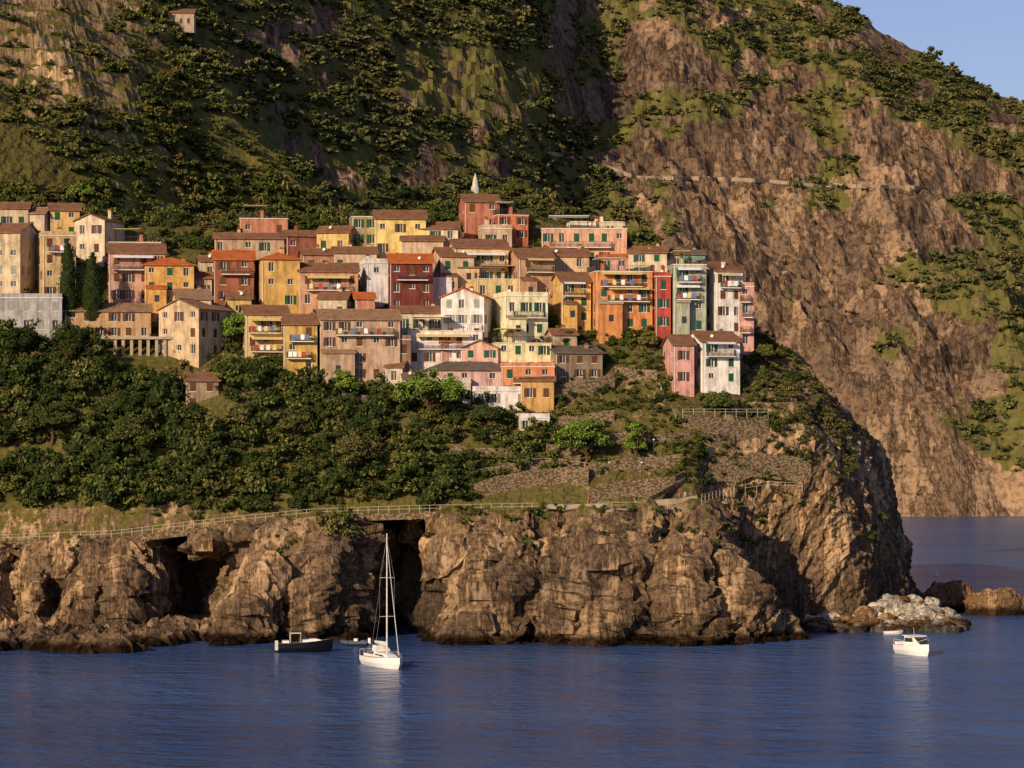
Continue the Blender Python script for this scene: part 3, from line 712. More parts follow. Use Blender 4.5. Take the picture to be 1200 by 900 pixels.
Hs=[
('beige_house',-150,-72,262,345,(206,180,140),'gable',-10,BR),
('ochre_house',-230,-155,270,345,(206,170,120),'gable',-10,BR),
('beige_house',-70,-2,262,345,(206,180,140),'gable',-10,BR),
('cream_house',-4,42,272,345,(206,184,146),'gable',-14,BR,'grey'),
('ochre_house',38,92,276,352,(206,172,122),'flat',10,TN,'brown'),
('cream_house',0,36,244,272,(204,182,148),'gable',6,BR),
('beige_house',26,64,250,278,(206,180,150),'gable',-8,TN),
('yellow_house',54,96,246,280,(218,178,110),'gable',8,BR),
('cream_tower_house',90,143,258,302,(220,200,166),'gabley',-22,BR,'brown'),
('pink_house',122,196,296,356,(202,150,128),'gable',12,BR,'brown'),
('rose_house',128,190,284,305,(200,136,116),'flat',5,TN),
('yellow_house',165,230,311,362,(218,164,84),'hip',8,OR,'green'),
('gray_terrace_building',-60,76,349,392,(170,166,166),'flat',2,TN,'grey'),
('tan_villa',72,178,364,398,(196,156,110),'gable',2,TN,'brown'),
('beige_gable_house',186,268,362,420,(206,176,136),'gabley',-24,TN,'brown'),
('cream_house',198,250,350,400,(212,186,142),'gable',10,TN,'brown'),
('rust_house',247,300,304,356,(156,92,68),'gable',8,OR,'brown'),
('ochre_house',296,353,304,362,(218,170,88),'hip',10,OR,'green'),
('salmon_house',347,421,318,362,(202,146,110),'gable',8,BR,'brown'),
('coral_house',278,338,256,280,(196,124,94),'flat',8,TN,'brown'),
('tan_house',250,334,279,300,(186,152,120),'gable',5,BR),
('red_house',330,374,276,298,(150,84,64),'gable',6,BR),
('yellow_house',372,416,272,300,(220,186,106),'gable',-8,BR),
('tan_house',350,392,298,322,(188,132,104),'gable',8,BR),
('beige_house',388,442,296,322,(204,176,140),'gable',6,BR),
('olive_house',408,446,254,290,(164,146,100),'flat',6,TN,'green'),
('yellow_house',436,500,256,302,(230,200,112),'gable',10,BR,'brown',),
('cream_house',484,541,268,300,(222,198,160),'gable',-6,BR),
('white_house',420,456,308,352,(218,214,212),'flat',10,TN,'grey'),
('maroon_house',452,508,308,368,(122,58,50),'gable',8,OR,'brown'),
('beige_house',504,556,300,345,(208,176,138),'gable',8,BR),
('sand_house',524,596,290,335,(220,184,132),'gable',10,BR,'green'),
('terracotta_house',537,586,236,272,(186,114,88),'gable',12,BR,'brown'),
('orange_house',574,619,252,282,(204,114,76),'flat',8,TN,'brown'),
('brown_house',594,650,302,352,(186,144,112),'gable',10,BR,'brown'),
('peach_house',634,734,268,312,(222,166,132),'flat',6,TN,'green'),
('cream_house',664,732,264,290,(230,212,176),'flat',6,TN,'green'),
('ochre_house',553,641,327,352,(218,190,130),'flat',6,TN,'green'),
('cream_yellow_house',577,642,347,397,(236,226,180),'flat',6,TN,'green'),
('white_gable_house',517,578,348,402,(226,218,208),'gabley',-18,OR,'grey'),
('yellow_house',646,692,330,380,(226,178,92),'gable',8,BR,'green'),
('orange_house',688,764,318,388,(222,142,80),'flat',10,TN,'green'),
('red_house',761,785,324,388,(186,76,62),'flat',4,TN,'green'),
('sage_house',783,826,310,392,(172,178,152),'flat',10,TN,'green'),
('white_house',822,869,318,394,(232,226,216),'shed',10,BR,'brown'),
('pink_house',862,882,336,408,(218,156,138),'flat',4,TN,'grey'),
('tan_house',738,800,298,320,(176,148,122),'gable',6,GB),
('teal_terrace_house',788,826,298,318,(130,164,150),'gable',8,GB),
('brown_house',620,668,298,330,(188,140,110),'gable',8,BR),
('pink_house',778,812,404,454,(218,156,146),'gable',6,BR,'brown'),
('white_house',804,866,400,452,(236,230,220),'gable',12,BR,'green'),
('tan_apartment_house',368,470,374,448,(192,160,130),'gable',14,TN,'brown'),
('ochre_house',278,340,368,412,(210,180,118),'gable',8,BR,'brown'),
('mustard_house',332,374,380,440,(202,162,84),'gable',8,BR,'brown'),
('brown_house',454,482,398,444,(154,122,98),'flat',6,TN,'brown'),
('white_terrace_house',476,566,388,430,(230,216,208),'flat',8,TN,'brown'),
('cream_house',572,646,402,440,(234,214,158),'flat',10,TN,'green'),
('coral_house',540,590,408,440,(218,164,146),'gabley',-12,BR,'green'),
('orange_house',584,650,430,468,(216,134,86),'flat',10,TN,'green'),
('pink_house',494,604,434,472,(214,170,156),'hip',8,GB,'green'),
('white_house',548,622,458,478,(232,226,218),'flat',6,TN,'grey'),
('white_house',604,644,490,508,(226,220,212),'flat',8,TN,'grey'),
('stone_building',640,706,414,446,(146,126,102),'shed',6,GB,'brown'),
('stone_cottage',211,258,446,482,(156,134,104),'gable',8,BR,'brown'),
('beige_house',470,520,282,310,(206,176,142),'gable',6,BR),
('cream_house',456,520,366,392,(214,196,162),'gable',6,BR),
('peach_house',640,690,300,334,(218,178,136),'gable',6,BR),
('tan_house',200,250,326,352,(188,156,122),'gable',6,BR),
('white_house',504,530,330,352,(220,212,204),'flat',6,TN,'grey'),
('rose_house',700,740,300,322,(200,150,126),'gable',-6,OR),
('cream_house',230,262,306,330,(206,184,150),'gable',6,BR),
('beige_house',560,600,268,292,(206,172,140),'flat',6,TN),
('cream_house',736,786,296,326,(214,190,152),'gable',-8,BR),
('rose_house',505,540,400,432,(214,160,146),'gable',10,OR,'green'),
('cream_house',452,478,430,452,(210,190,160),'gable',-8,BR),
('white_house',470,500,444,466,(222,212,200),'gable',8,GB,'green'),
('ochre_house',610,650,446,474,(206,158,92),'gable',-8,BR,'brown'),
('cream_house',508,552,448,476,(222,206,180),'flat',8,TN,'green'),
('tan_house',640,676,392,414,(186,156,124),'gable',6,BR),
('coral_house',412,440,350,376,(200,132,104),'gable',6,OR),
('beige_house',374,412,350,378,(206,184,150),'gable',-6,BR),
('yellow_house',262,296,350,376,(214,176,100),'gable',6,BR),
]
bal={('orange_house',688):(2,1),('orange_house',584):(1,0),('mustard_house',332):(2,1),('ochre_house',278):(2,1),('white_house',822):(1,1),('pink_house',862):(3,0),
 ('white_terrace_house',476):(1,0),('white_house',804):(1,0),('sage_house',783):(2,1),('yellow_house',646):(1,0),('cream_yellow_house',577):(1,0),('tan_apartment_house',368):(1,1),
 ('rust_house',247):(1,0),('salmon_house',347):(1,1),('peach_house',634):(1,0),('ochre_house',38):(1,1),('sand_house',524):(1,0),('pink_house',122):(1,0),('maroon_house',452):(1,0),('brown_house',594):(1,0)}
rails={574,634,476,408,783,278,688,553,128,572}
for q in Hs:
    b_=bal.get((q[0],q[1]),(0,0))
    house(*q,balc=b_[0],laundry=b_[1],rail=q[1] in rails,awn=(R.choice([0,3,None,None]) if b_[0] else None))
p=Vector(march(150,400));e=empty('villa_arcade',(0,0,0));m=MB()
Zt=CH+(HY-398)*p.y/F
for i in range(9):
    q=Vector(march(128+i*10,432))
    dz=down(q.x,p.y-1.2);m.box(q.x-.25,q.x+.25,p.y-1.4,p.y-1.0,(dz-1) if dz else 36,Zt)
xa=(120-600)/F*p.y;xb=(216-600)/F*p.y
m.box(xa,xb,p.y-1.7,p.y+4,Zt+.002,Zt+.45)
m.obj('columns_and_slab',[M_conc],e)
# ------------------------------------------------------------ cliff path with railing
def polyl(pts,step=2.0):
    out=[Vector(pts[0])]
    for a,b in zip(pts[:-1],pts[1:]):
        a=Vector(a);b=Vector(b);n=max(1,int((b-a).length/step))
        for i in range(1,n+1): out.append(a.lerp(b,i/n))
    return out
def wall(name,pts,hh,th,mat,sink=1.5,snap=False):
    m=MB()
    P=polyl(pts,2.0)
    if snap:
        for q in P[1:-1]:
            zz=down(q.x,q.y,q.z+6)
            if zz and abs(zz-q.z)<2.5: q.z=.5*q.z+.5*zz
    for a,b in zip(P[:-1],P[1:]):
        d=(b-a);d.z=0
        if d.length<.01: continue
        n=Vector((-d.y,d.x,0)).normalized()*th/2;z=Vector((0,0,1));j=R.uniform(-.1,.1)
        m.hexa([a-n-z*sink,b-n-z*sink,b+n-z*sink,a+n-z*sink,a-n+z*(hh+j),b-n+z*(hh+j),b+n+z*(hh+j),a+n+z*(hh+j)])
    return m.obj(name,[mat])
def fence(name,pts,hh=1.1,mat=M_rail,step=1.8,r=.035,rows=2):
    m=MB();P=polyl(pts,step)
    for a in P: m.tube(a-Vector((0,0,.4)),a+Vector((0,0,hh)),r*1.4,r*1.2,5)
    for a,b in zip(P[:-1],P[1:]):
        for k in range(rows):
            zz=Vector((0,0,hh*(1-k*.45)-.03));m.tube(a+zz,b+zz,r,r,5)
    return m.obj(name,[mat])
pp=[]
for q in range(-300,822,12):
    Yq=float(ipx(q,YP));pp.append(Vector(((q-600)/F*Yq,Yq,float(ipx(q,ZP))+.25)))
m=MB()
for a,b in zip(pp[:-1],pp[1:]):
    m.hexa([a+Vector((0,-1.5,-1.0)),b+Vector((0,-1.5,-1.0)),b+Vector((0,1.5,-1.0)),a+Vector((0,1.5,-1.0)),a+Vector((0,-1.5,0)),b+Vector((0,-1.5,0)),b+Vector((0,1.5,0)),a+Vector((0,1.5,0))])
m.obj('cliff_footpath',[M_stone])
fence('path_railing',[p+Vector((0,-1.35,0)) for p in pp if p.x<6])
wall('path_parapet_wall',[p+Vector((0,-1.3,0)) for p in pp if 4<p.x],.8,.3,M_conc,.3)
e=empty('stone_bridge',(0,0,0));m=MB()
for q in (728,750):
    Yq=float(ipx(q,YP));X_=(q-600)/F*Yq;Zq=float(ipx(q,ZP))
    m.box(X_-.7,X_+.7,Yq-5.0,Yq-1.51,Zq-7,Zq-.6)
Xa=(700-600)/F*440;Xb=(780-600)/F*440
m.box(Xa,Xb,440-5.2,440-1.51,float(ipx(740,ZP))-.599,float(ipx(740,ZP))+.1)
m.obj('piers_and_deck',[M_conc],e)
fence('bridge_railing',[(Xa,435,float(ipx(740,ZP))+.1),(Xb,435,float(ipx(740,ZP))+.1)],1.0,M_rail)
def tp(l): return [cast(a,b)+Vector((0,-.2,0)) for a,b in l]
for nm,l,hh in [('stone_wall',[(556,585),(600,572),(650,566),(690,566)],2.4),('stone_wall',[(690,590),(740,578),(790,574),(830,574)],2.2),
                ('stone_wall',[(690,556),(740,548),(800,545)],1.7),('stone_wall',[(560,560),(620,548),(680,545)],1.5),
                ('stone_wall',[(640,470),(690,462),(720,455)],2.4),('stone_wall',[(655,500),(720,492)],1.5),
                ('stone_wall',[(800,500),(850,500),(900,500)],1.8),('stone_wall',[(700,520),(780,516),(860,520)],1.3),
                ('stone_wall',[(830,548),(880,540),(950,548)],1.4),('stone_wall',[(300,492),(360,490),(430,494)],1.3),
                ('stone_wall',[(280,470),(340,466),(440,474)],1.3),('stone_wall',[(640,530),(700,528)],1.3),('stone_wall',[(470,520),(540,530),(600,532)],1.2),('stone_wall',[(720,440),(770,446)],1.6)]:
    P=tp(l)
    if max(p.y for p in P)-min(p.y for p in P)<14: wall(nm,P,hh,.5,M_stone,2.5,True)
fence('terrace_railing',[v_+Vector((0,-.1,1.8)) for v_ in tp([(800,500),(850,500),(900,500)])],1.0,M_rail)
fence('path_railing',tp([(822,588),(860,578),(900,572),(940,574)]),1.1,M_rail)
fence('stair_railing',tp([(772,452),(778,470),(792,492)]),1.0,M_rail)
fence('garden_fence',tp([(585,548),(640,545),(700,552)]),1.1,M_rail)
m=MB();a=cast(745,590);b=cast(800,560)
for i in range(30):
    q=a.lerp(b,i/29);m.box(q.x-.3,q.x+.3,q.y-.8,q.y+.6,q.z-.8,q.z+.1)
m.obj('stone_steps',[M_stone])
for a,b in [(766,548),(752,575),(714,575)]:
    p=cast(a,b);e=empty('street_lamp',p);m=MB();m.tube((0,0,-.3),(0,0,4.2),.07,.05,8);m.tube((0,0,4.2),(.0,-.5,4.4),.04,.04,6);m.obj('post',[M_iron],e)
    m=MB();m.tube((0,-.5,4.25),(0,-.5,4.45),.18,.08,8);m.obj('lantern',[M_white],e)
p=cast(557,222);e=empty('hilltop_monument',p);m=MB()
m.tube((0,0,-1),(0,0,.6),1.0,.9,8);m.tube((0,0,.6),(0,0,2.2),.75,.5,8);m.tube((0,0,2.2),(0,0,3.6),.5,.05,8);m.obj('obelisk',[plain('weathered_marble',(190,184,172),.8)],e)
def mc(px,py): return Vector(march(px,py,mtn,800,1700,1.0))
M_wc=plain('weathered_concrete',(156,138,116),.9,.1,.2,.2)
for l in [[(640,178),(690,186),(745,207),(830,208)],[(830,208),(900,211),(960,217),(1010,217),(1090,219)],[(960,214),(1000,217)]]:
    P=[]
    for (a,b),(c,d) in zip(l[:-1],l[1:]):
        for i in range(8): P.append(mc(a+(c-a)*i/8,b+(d-b)*i/8)+Vector((0,-1.0,0)))
    wall('mountain_road_wall',P,.25,1.2,M_wc,1.4)
e=empty('mountain_hut',mc(209,30));m=MB();m.box(-6,6,-3,4,-3,4.2);m.obj('walls',[stucco((180,156,130))],e)
m=MB();m.hexa([(-6.5,-3.6,4.1),(6.5,-3.6,4.1),(6.5,.5,5.9),(-6.5,.5,5.9),(-6.5,-3.6,4.4),(6.5,-3.6,4.4),(6.5,.5,6.2),(-6.5,.5,6.2)]);m.hexa([(-6.5,.502,5.9),(6.5,.502,5.9),(6.5,4.6,4.1),(-6.5,4.6,4.1),(-6.5,.502,6.2),(6.5,.502,6.2),(6.5,4.6,4.4),(-6.5,4.6,4.4)]);m.obj('roof',[rooftile(BR)],e)
m=MB()
for i in range(4): m.box(-4.6+i*2.7,-3.6+i*2.7,-3.05,-3.004,.4,2.2)
m.obj('windows',[M_glass],e)
# ------------------------------------------------------------ boulders
def boulder(rng,r,cx,cy,cz,sub=4,V=None,Fc=None):
    bm=bmesh.new();bmesh.ops.create_icosphere(bm,subdivisions=sub,radius=1)
    c=np.array([v_.co for v_ in bm.verts]);o_=rng.random()*50
    d=1+.38*rdg(c[:,0]*.9+o_,c[:,1]*.9,c[:,2]*.9+o_,3)+.16*np.round(vn(c[:,0]*2+o_,c[:,1]*2,c[:,2]*2)*2)/2
    c=c*d[:,None]*np.array(r)+np.array([cx,cy,cz]);k=len(V)
    V+= [tuple(q) for q in c];Fc+=[tuple(k+q.index for q in f_.verts) for f_ in bm.faces];bm.free()
M_br=rock_mat('sea_rock',C(140,112,82),C(84,66,52),C(176,146,110),C(90,80,50),C(110,96,60),1.6,True,.4)
M_bp=rock_mat('pale_boulder',C(196,188,174),C(140,130,114),C(222,216,202),C(150,130,100),C(160,140,110),1.6,True,.3)
def wpt(px,py): Yq=CH*F/(py-HY);return (px-600)/F*Yq,Yq
for (a,b,rx,rz) in [(1113,717,4.4,3.8),(1172,720,4.8,3.6)]:
    X_,Y_=wpt(a,b);V=[];Fc=[];boulder(NR,(rx,3,rz),X_,Y_,.2,5,V=V,Fc=Fc)
    c=np.array(V);c[:,2]+=.7*np.round(vn(c[:,0]/1.3,c[:,1]/1.5,c[:,2]/2)*2)/2;c[:,0]+=.5*vn(c[:,0]/1.1,c[:,1],c[:,2]/1.4);V=[tuple(q) for q in c]
    me=bpy.data.meshes.new('rock');me.from_pydata(V,[],Fc);me.materials.append(M_br);SC.objects.link(bpy.data.objects.new('sea_rock',me))
V=[];Fc=[]
nb=320
for i in range(nb):
    a=NR.uniform(948,1126);b=NR.uniform(730,741);X_,Y_=wpt(a,b);t=min(1,(1132-a)/50)*min(1,(a-925)/40)
    r=NR.uniform(.45,1.25);boulder(NR,(r*1.3,r,r*.8),X_,Y_,NR.uniform(.3,1)*4.6*t*(741-b)/11,2,V=V,Fc=Fc)
me=bpy.data.meshes.new('rocks');me.from_pydata(V,[],Fc);me.materials.append(M_bp);me.materials.append(M_br)
mi=np.repeat(NR.random(nb)<.4,len(Fc)//nb).astype(np.int32);me.polygons.foreach_set('material_index',mi)
SC.objects.link(bpy.data.objects.new('boulder_breakwater',me))
V=[];Fc=[]
for i in range(90):
    a=NR.uniform(-20,925);Yq=float(coastY(a))-NR.uniform(-1,2.5);X_=(a-600)/F*Yq;r=NR.uniform(.3,1.3)
    boulder(NR,(r*1.4,r,r*.7),X_,Yq,NR.uniform(-.4,.2),3,V=V,Fc=Fc)
me=bpy.data.meshes.new('shore');me.from_pydata(V,[],Fc);me.materials.append(M_rock);SC.objects.link(bpy.data.objects.new('shore_rocks',me))
# ------------------------------------------------------------ boats
def loft(m,L,B,fb,dr,mi=0,mdeck=1,bowrise=.5,transom=.8,n=14):
    S=[]
    for i in range(n):
        t=i/(n-1);x=-L/2+L*t
        hb=B/2*(transom+(1-transom)*math.sin(min(1,t/.45)*pi/2))*(1-max(0,(t-.45)/.55)**2.3)
        hb=max(hb,.03);zt=fb+bowrise*t*t;xk=x-(.12*L*max(0,t-.8)/.2*.4)
        S.append([(x,-hb,zt),(x,-hb*.97,zt*.45),(xk,-hb*.8,0),(xk,-hb*.4,-dr*.6),(xk,0,-dr*(1-t**4)),(xk,hb*.4,-dr*.6),(xk,hb*.8,0),(x,hb*.97,zt*.45),(x,hb,zt)])
    for a,b in zip(S[:-1],S[1:]):
        for j in range(8): m.poly([a[j],a[j+1],b[j+1],b[j]],mi)
        m.poly([a[0],b[0],b[8],a[8]],mdeck)
    m.poly(S[0],mi)
    return S
M_navy=plain('dark_hull',(10,12,20),.5,.25);M_alu=plain('aluminium',(214,210,202),.35,.5);M_canv=plain('canvas_cover',(210,206,196),.8);M_teak=plain('teak',(150,110,72),.7)
M_rub=plain('grey_rubber',(70,76,88),.6);M_deckd=plain('grey_deck',(120,112,104),.7)
def at(px,py,rz,name):
    X_,Y_=wpt(px,py);return empty(name,(X_,Y_,0),rz)
e=at(451,781,radians(-68),'sailboat');L=11.5
m=MB();loft(m,L,3.7,1.15,.6,0,1,.35,.82);m.obj('hull',[M_white,M_teak],e)
m=MB();m.hexa([(-1.6,-1.1,1.2),(3.2,-.7,1.35),(3.2,.7,1.35),(-1.6,1.1,1.2),(-1.5,-.95,1.85),(2.4,-.55,1.7),(2.4,.55,1.7),(-1.5,.95,1.85)]);
m.box(-4.8,-1.8,-1.25,-.95,1.15,1.5);m.box(-4.8,-1.8,.95,1.25,1.15,1.5);m.obj('cabin_and_coamings',[M_white],e)
m=MB()
for s_ in (-1,1): m.box(-1.0,1.8,s_*.98-.02,s_*.98+.02,1.45,1.62)
m.obj('cabin_windows',[M_glass],e)
m=MB();m.tube((.8,0,1.3),(.8,0,17.2),.11,.07,8);m.tube((.7,0,2.7),(-3.8,0,2.85),.08,.07,8)
for zz in (6.5,11.5): m.tube((.8,-1.0,zz),(.8,1.0,zz),.04,.04,5)
m.obj('mast_and_boom',[M_alu],e)
m=MB()
for i in range(9): 
    x_=.5-i*.47;m.tube((x_,0,3.0),(x_-.47,0,3.0),.24-.012*i,.23-.012*i,8)
m.tube((5.3,0,1.8),(.9,0,15.8),.05,.03,7);m.obj('furled_sails',[M_canv],e)
m=MB()
for s_ in (-1,1):
    m.tube((.6,s_*1.7,1.25),(.8,s_*1.0,6.5),.007,.007,4);m.tube((.8,s_*1.0,6.5),(.8,s_*1.0,11.5),.007,.007,4);m.tube((.8,s_*1.0,11.5),(.8,0,16.6),.007,.007,4)
    for i in range(7):
        x_=-5.2+i*1.6;m.tube((x_,s_*1.62*(1 if i<4 else 1-(i-3)*.2),1.2),(x_,s_*1.62*(1 if i<4 else 1-(i-3)*.2),1.95),.02,.02,5)
    m.tube((-5.5,s_*1.5,1.95),(-.4,s_*1.62,1.95),.015,.015,4);m.tube((-.4,s_*1.62,1.95),(5.4,s_*.1,2.2),.015,.015,4)
m.tube((-5.6,0,1.2),(.8,0,17),.007,.007,4);m.tube((-5.6,-1.45,1.95),(-5.6,1.45,1.95),.02,.02,5)
m.obj('rigging_and_lifelines',[M_alu],e)
m=MB();m.hexa([(-1.9,-1.1,1.9),(-.6,-1,1.9),(-.6,1,1.9),(-1.9,1.1,1.9),(-1.9,-1,2.7),(-1.0,-.8,2.6),(-1.0,.8,2.6),(-1.9,1,2.7)]);m.obj('sprayhood',[M_canv],e)
m=MB()
for i in range(12):
    a=i*pi/6;m.tube((-3.9,.45*cos(a),1.75+.45*sin(a)),(-3.9,.45*cos(a+pi/6),1.75+.45*sin(a+pi/6)),.03,.03,5)
m.tube((-3.8,0,1.1),(-3.8,0,1.75),.09,.07,6);m.obj('steering_wheel',[M_iron],e)
e=at(358,764,radians(8),'motorboat')
m=MB();loft(m,7.6,2.4,1.25,.3,0,1,.6,.85);m.obj('hull',[M_navy,M_deckd],e)
m=MB();m.hexa([(-.4,-.85,1.35),(2.4,-.45,1.6),(2.4,.45,1.6),(-.4,.85,1.35),(-.4,-.75,1.8),(1.4,-.4,1.85),(1.4,.4,1.85),(-.4,.75,1.8)]);m.box(-3.2,-2.3,-.9,.9,1.3,1.62);m.obj('foredeck_and_bench',[M_white],e)
m=MB();m.hexa([(-.5,-.9,1.8),(.4,-.7,1.85),(.4,.7,1.85),(-.5,.9,1.8),(-.7,-.8,2.3),(-.3,-.6,2.3),(-.3,.6,2.3),(-.7,.8,2.3)]);m.obj('windscreen',[M_glass],e)
m=MB();m.box(-2.2,-.6,-.85,.85,2.6,2.66)
for a in (-2.1,-.7):
    for b in (-.8,.8): m.tube((a,b,1.2),(a,b,2.6),.03,.03,5)
m.box(-4.2,-3.8,-.25,.25,.3,1.6);m.obj('bimini_and_outboard',[M_canv],e)
e=at(416,756,radians(170),'inflatable_boat')
m=MB();pts=[(-1.9,-.75,.35),(.8,-.75,.35),(1.6,-.4,.45),(1.95,0,.5),(1.6,.4,.45),(.8,.75,.35),(-1.9,.75,.35)]
for a,b in zip(pts[:-1],pts[1:]): m.tube(a,b,.27,.27,8)
m.box(-1.8,1.2,-.5,.5,.05,.2);m.obj('tubes',[M_rub],e)
m=MB();m.box(-2.3,-1.95,-.18,.18,.1,1.05);m.box(-.4,.1,-.3,.3,.2,.95);m.box(-1.4,-.8,-.5,.5,.2,.6);m.obj('outboard_and_console',[M_white],e)
e=at(1073,767,radians(-72),'cabin_cruiser')
m=MB();loft(m,8.2,3.2,1.15,.4,0,1,.5,.9);m.obj('hull',[M_white,M_white],e)
m=MB();m.hexa([(-1.2,-1.25,1.2),(2.6,-.7,1.5),(2.6,.7,1.5),(-1.2,1.25,1.2),(-1.2,-1.1,2.5),(.8,-.8,2.5),(.8,.8,2.5),(-1.2,1.1,2.5)]);m.box(-1.6,1.0,-1.2,1.2,2.502,2.62);m.box(-4.0,-3.3,-1.2,1.2,1.2,1.6);m.obj('cabin',[M_white],e)
m=MB();m.box(-1.26,-1.205,-.95,.95,1.5,2.35);m.hexa([(2.62,-.66,1.6),(2.66,-.66,1.6),(2.66,.66,1.6),(2.62,.66,1.6),(.95,-.75,2.42),(.99,-.75,2.42),(.99,.75,2.42),(.95,.75,2.42)])
for s_ in (-1,1): m.hexa([(-.9,s_*1.22,1.75),(1.1,s_*1.0,1.85),(1.1,s_*1.05,1.85),(-.9,s_*1.27,1.75),(-.9,s_*1.14,2.3),(.7,s_*.9,2.3),(.7,s_*.98,2.3),(-.9,s_*1.2,2.3)])
m.obj('cabin_windows',[M_glass],e)
m=MB()
for s_ in (-1,1):
    m.tube((.5,s_*1.4,1.3),(3.9,s_*.15,2.4),.025,.025,5);m.tube((-3.9,s_*1.4,1.2),(-3.9,s_*1.4,1.9),.025,.025,5);m.tube((-3.9,s_*1.4,1.9),(-1.3,s_*1.4,1.9),.025,.025,5)
m.tube((-.5,0,2.6),(-.6,0,3.6),.03,.02,5);m.box(-4.55,-4.1,-.3,.3,.3,1.5);m.obj('rails_and_outboard',[M_alu],e)
e=at(1047,743,radians(5),'dinghy');m=MB();loft(m,2.9,1.3,.45,.15,0,1,.2,.85);m.obj('hull',[M_white,M_teak],e)
m=MB();m.box(-.6,-.35,-.5,.5,.47,.52);m.box(.3,.55,-.45,.45,.5,.55);m.obj('thwarts',[M_teak],e)
e=at(1097,674,0,'buoy');m=MB();m.tube((0,0,-.2),(0,0,.4),.35,.3,10);m.tube((0,0,.4),(0,0,.9),.12,.05,8);m.obj('float',[M_white],e)
# ------------------------------------------------------------ people
M_skin=plain('skin',(196,140,108),.6,.3,.05);M_hair=plain('hair',(50,36,26),.8)
SHIRT=[plain('shirt_red',(176,52,44)),plain('shirt_white',(220,216,208)),plain('shirt_blue',(60,84,130)),plain('shirt_dark',(50,48,50))]
TRO=[plain('trousers_blue',(50,62,90)),plain('shorts_beige',(170,150,120))]
def person(p,rz,pose='stand',shirt=0,tr=0,swim=False):
    e=empty('person',p,rz);V=[];E=[];Rr=[]
    def a(co,r,par=None):
        V.append(co);Rr.append(r)
        if par is not None:E.append((par,len(V)-1))
        return len(V)-1
    hz=.5 if pose=='sit' else .92
    pel=a((0,0,hz),.13);w_=a((0,0,hz+.2),.125,pel);ch=a((0,-.01,hz+.42),.15,w_);nk=a((0,0,hz+.58),.06,ch);hd=a((0,-.02,hz+.68),.085,nk);ht=a((0,-.01,hz+.79),.09,hd)
    ns=a((0,-.11,hz+.70),.015,hd)
    for s_ in (-1,1):
        sh=a((s_*.17,0,hz+.50),.065,ch)
        if pose=='sit': el=a((s_*.24,-.05,hz+.24),.045,sh);wr=a((s_*.2,-.28,hz+.12),.03,el)
        else: el=a((s_*.24,.03,hz+.22),.045,sh);wr=a((s_*.26,-.08,hz-.02),.03,el)
        hn=a((V[wr][0],V[wr][1]-.03,V[wr][2]-.07),.03,wr)
        for k in range(4): a((V[hn][0]+.0,V[hn][1]-.03+.02*k,V[hn][2]-.09+.01*abs(k-1)),.009,hn)
        a((V[hn][0]-s_*.03,V[hn][1]-.05,V[hn][2]-.03),.01,wr)
        hp=a((s_*.09,0,hz-.06),.09,pel)
        if pose=='sit': kn=a((s_*.1,-.42,hz-.02),.06,hp);an=a((s_*.1,-.46,.08),.04,kn)
        elif pose=='walk': kn=a((s_*.1,-.05-s_*.14,.48),.06,hp);an=a((s_*.1,.03-s_*.22,.08),.04,kn)
        else: kn=a((s_*.1,-.02,.48),.06,hp);an=a((s_*.11,.02,.08),.04,kn)
        a((V[an][0],V[an][1]-.17,.035),.035,an)
    me=bpy.data.meshes.new('body');me.from_pydata(V,E,[]);o=bpy.data.objects.new('body',me);SC.objects.link(o)
    md=o.modifiers.new('s','SKIN')
    for i,sv in enumerate(me.skin_vertices[0].data): sv.radius=(Rr[i],Rr[i]*.85 if i in (0,1,2) else Rr[i]);sv.use_root=(i==0)
    o.modifiers.new('u','SUBSURF').levels=1
    m2=bpy.data.meshes.new_from_object(o.evaluated_get(bpy.context.evaluated_depsgraph_get()));bpy.data.objects.remove(o)
    m2.materials.clear()
    for q in (M_skin,M_hair,SHIRT[shirt],TRO[tr]): m2.materials.append(q)
    for f_ in m2.polygons:
        c=f_.center;mi=0
        if c.z>hz+.74 or (c.z>hz+.62 and c.y>.01): mi=1
        elif c.z>hz+.56: mi=0
        elif hz+.06<c.z and abs(c.x)<.23 and not(pose=='sit' and c.y<-.15): mi=0 if swim else 2
        elif hz-.35<c.z<=hz+.06 and abs(c.x)<.2: mi=3
        elif c.z<=hz-.35 and tr==0 and c.z>.1: mi=0 if swim else 3
        f_.material_index=mi;f_.use_smooth=True
    b_=bpy.data.objects.new('body',m2);SC.objects.link(b_);b_.parent=e
def onpath(px):
    Yq=float(ipx(px,YP));return ((px-600)/F*Yq,Yq-.4,float(ipx(px,ZP))+.26)
for i,(q,ps) in enumerate([(797,'stand'),(803,'walk'),(809,'stand'),(745,'walk'),(690,'walk')]): person(onpath(q),R.uniform(0,6),ps,i%4,i%2)
for i,(a,b,ps) in enumerate([(716,744,'stand'),(722,745,'sit'),(6,738,'stand'),(14,738,'sit'),(884,736,'stand'),(892,737,'sit'),(899,738,'stand')]):
    p=cast(a,b);zz=down(p.x,p.y+.4,p.z+2);person((p.x,p.y+.4,zz if zz and zz<p.z+1.5 else p.z),R.uniform(0,6),ps,i%4,1,True)
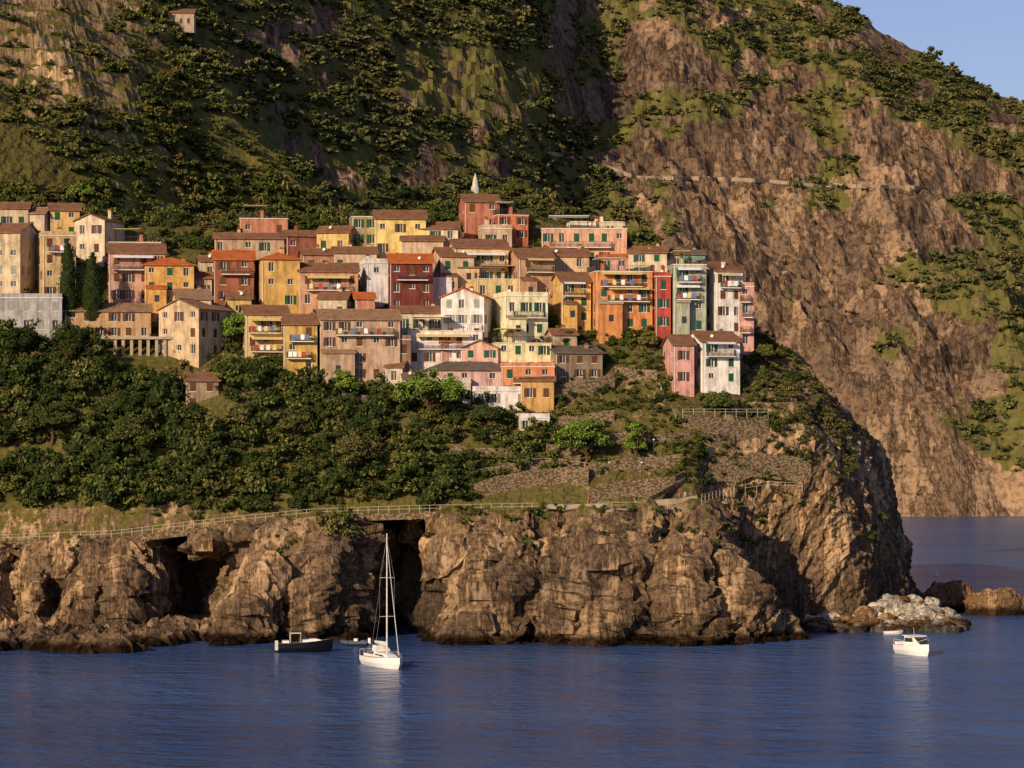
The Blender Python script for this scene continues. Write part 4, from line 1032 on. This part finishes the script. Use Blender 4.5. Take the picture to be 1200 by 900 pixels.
# ------------------------------------------------------------ water
t=NT('sea_water')
n1=t.noise(1.0,3,.6,t.map((.7,.8,1),(0,0,radians(12))));n2=t.noise(.30,3,.55,t.map((.7,1,1),(0,0,radians(-14))));n3=t.noise(.02,5,.6,t.map((.5,1,1)));n4=t.noise(.05,3,.5,t.map((.6,1,1),(0,0,radians(8))))
b0=t.bump(n4,2.2,1.0);b1=t.bump(n2,1.55,1.0,b0);t.bump(n1,.55,1.0,b1)
col=t.ramp(n3,[(.38,(.024,.070,.190,1)),(.62,(.040,.102,.245,1))])
t.b.inputs['IOR'].default_value=1.33
t.fin(col,.20,.42)
m=MB();m.poly([(-6000,-600,0),(6000,-600,0),(6000,9000,0),(-6000,9000,0)]);m.obj('sea_water',[t.m])
# ------------------------------------------------------------ light, sky, camera
el=radians(20.5);az=radians(34)
sv=Vector((-sin(az)*cos(el),-cos(az)*cos(el),sin(el)))
Ld=bpy.data.lights.new('sun','SUN');Ld.energy=5.0;Ld.angle=radians(.5);Ld.color=(1,.785,.52)
lo=bpy.data.objects.new('sun',Ld);SC.objects.link(lo);lo.rotation_euler=(-sv).to_track_quat('-Z','Y').to_euler();lo.location=(-200,-100,200)
w=bpy.data.worlds.new('World');scene.world=w;w.use_nodes=True;nt=w.node_tree
sk=nt.nodes.new('ShaderNodeTexSky');sk.sky_type='NISHITA';sk.sun_disc=False;sk.sun_elevation=el;sk.sun_rotation=math.atan2(sv.x,sv.y);sk.ozone_density=4.0;sk.dust_density=.6
mx=nt.nodes.new('ShaderNodeMix');mx.data_type='RGBA';mx.blend_type='MULTIPLY';mx.inputs[0].default_value=1;mx.inputs[7].default_value=(1.08,.86,.96,1)
nt.links.new(sk.outputs[0],mx.inputs[6])
bg=nt.nodes['Background'];bg.inputs[1].default_value=.105;nt.links.new(mx.outputs[2],bg.inputs[0])
cd=bpy.data.cameras.new('camera');cd.sensor_width=36;cd.lens=F/1200*36;cd.shift_y=70/1200;cd.clip_start=1;cd.clip_end=20000
cob=bpy.data.objects.new('camera',cd);SC.objects.link(cob);cob.location=(0,0,CH);cob.rotation_euler=(radians(90),0,0);scene.camera=cob
scene.view_settings.view_transform='Standard';scene.view_settings.look='None';scene.view_settings.exposure=0
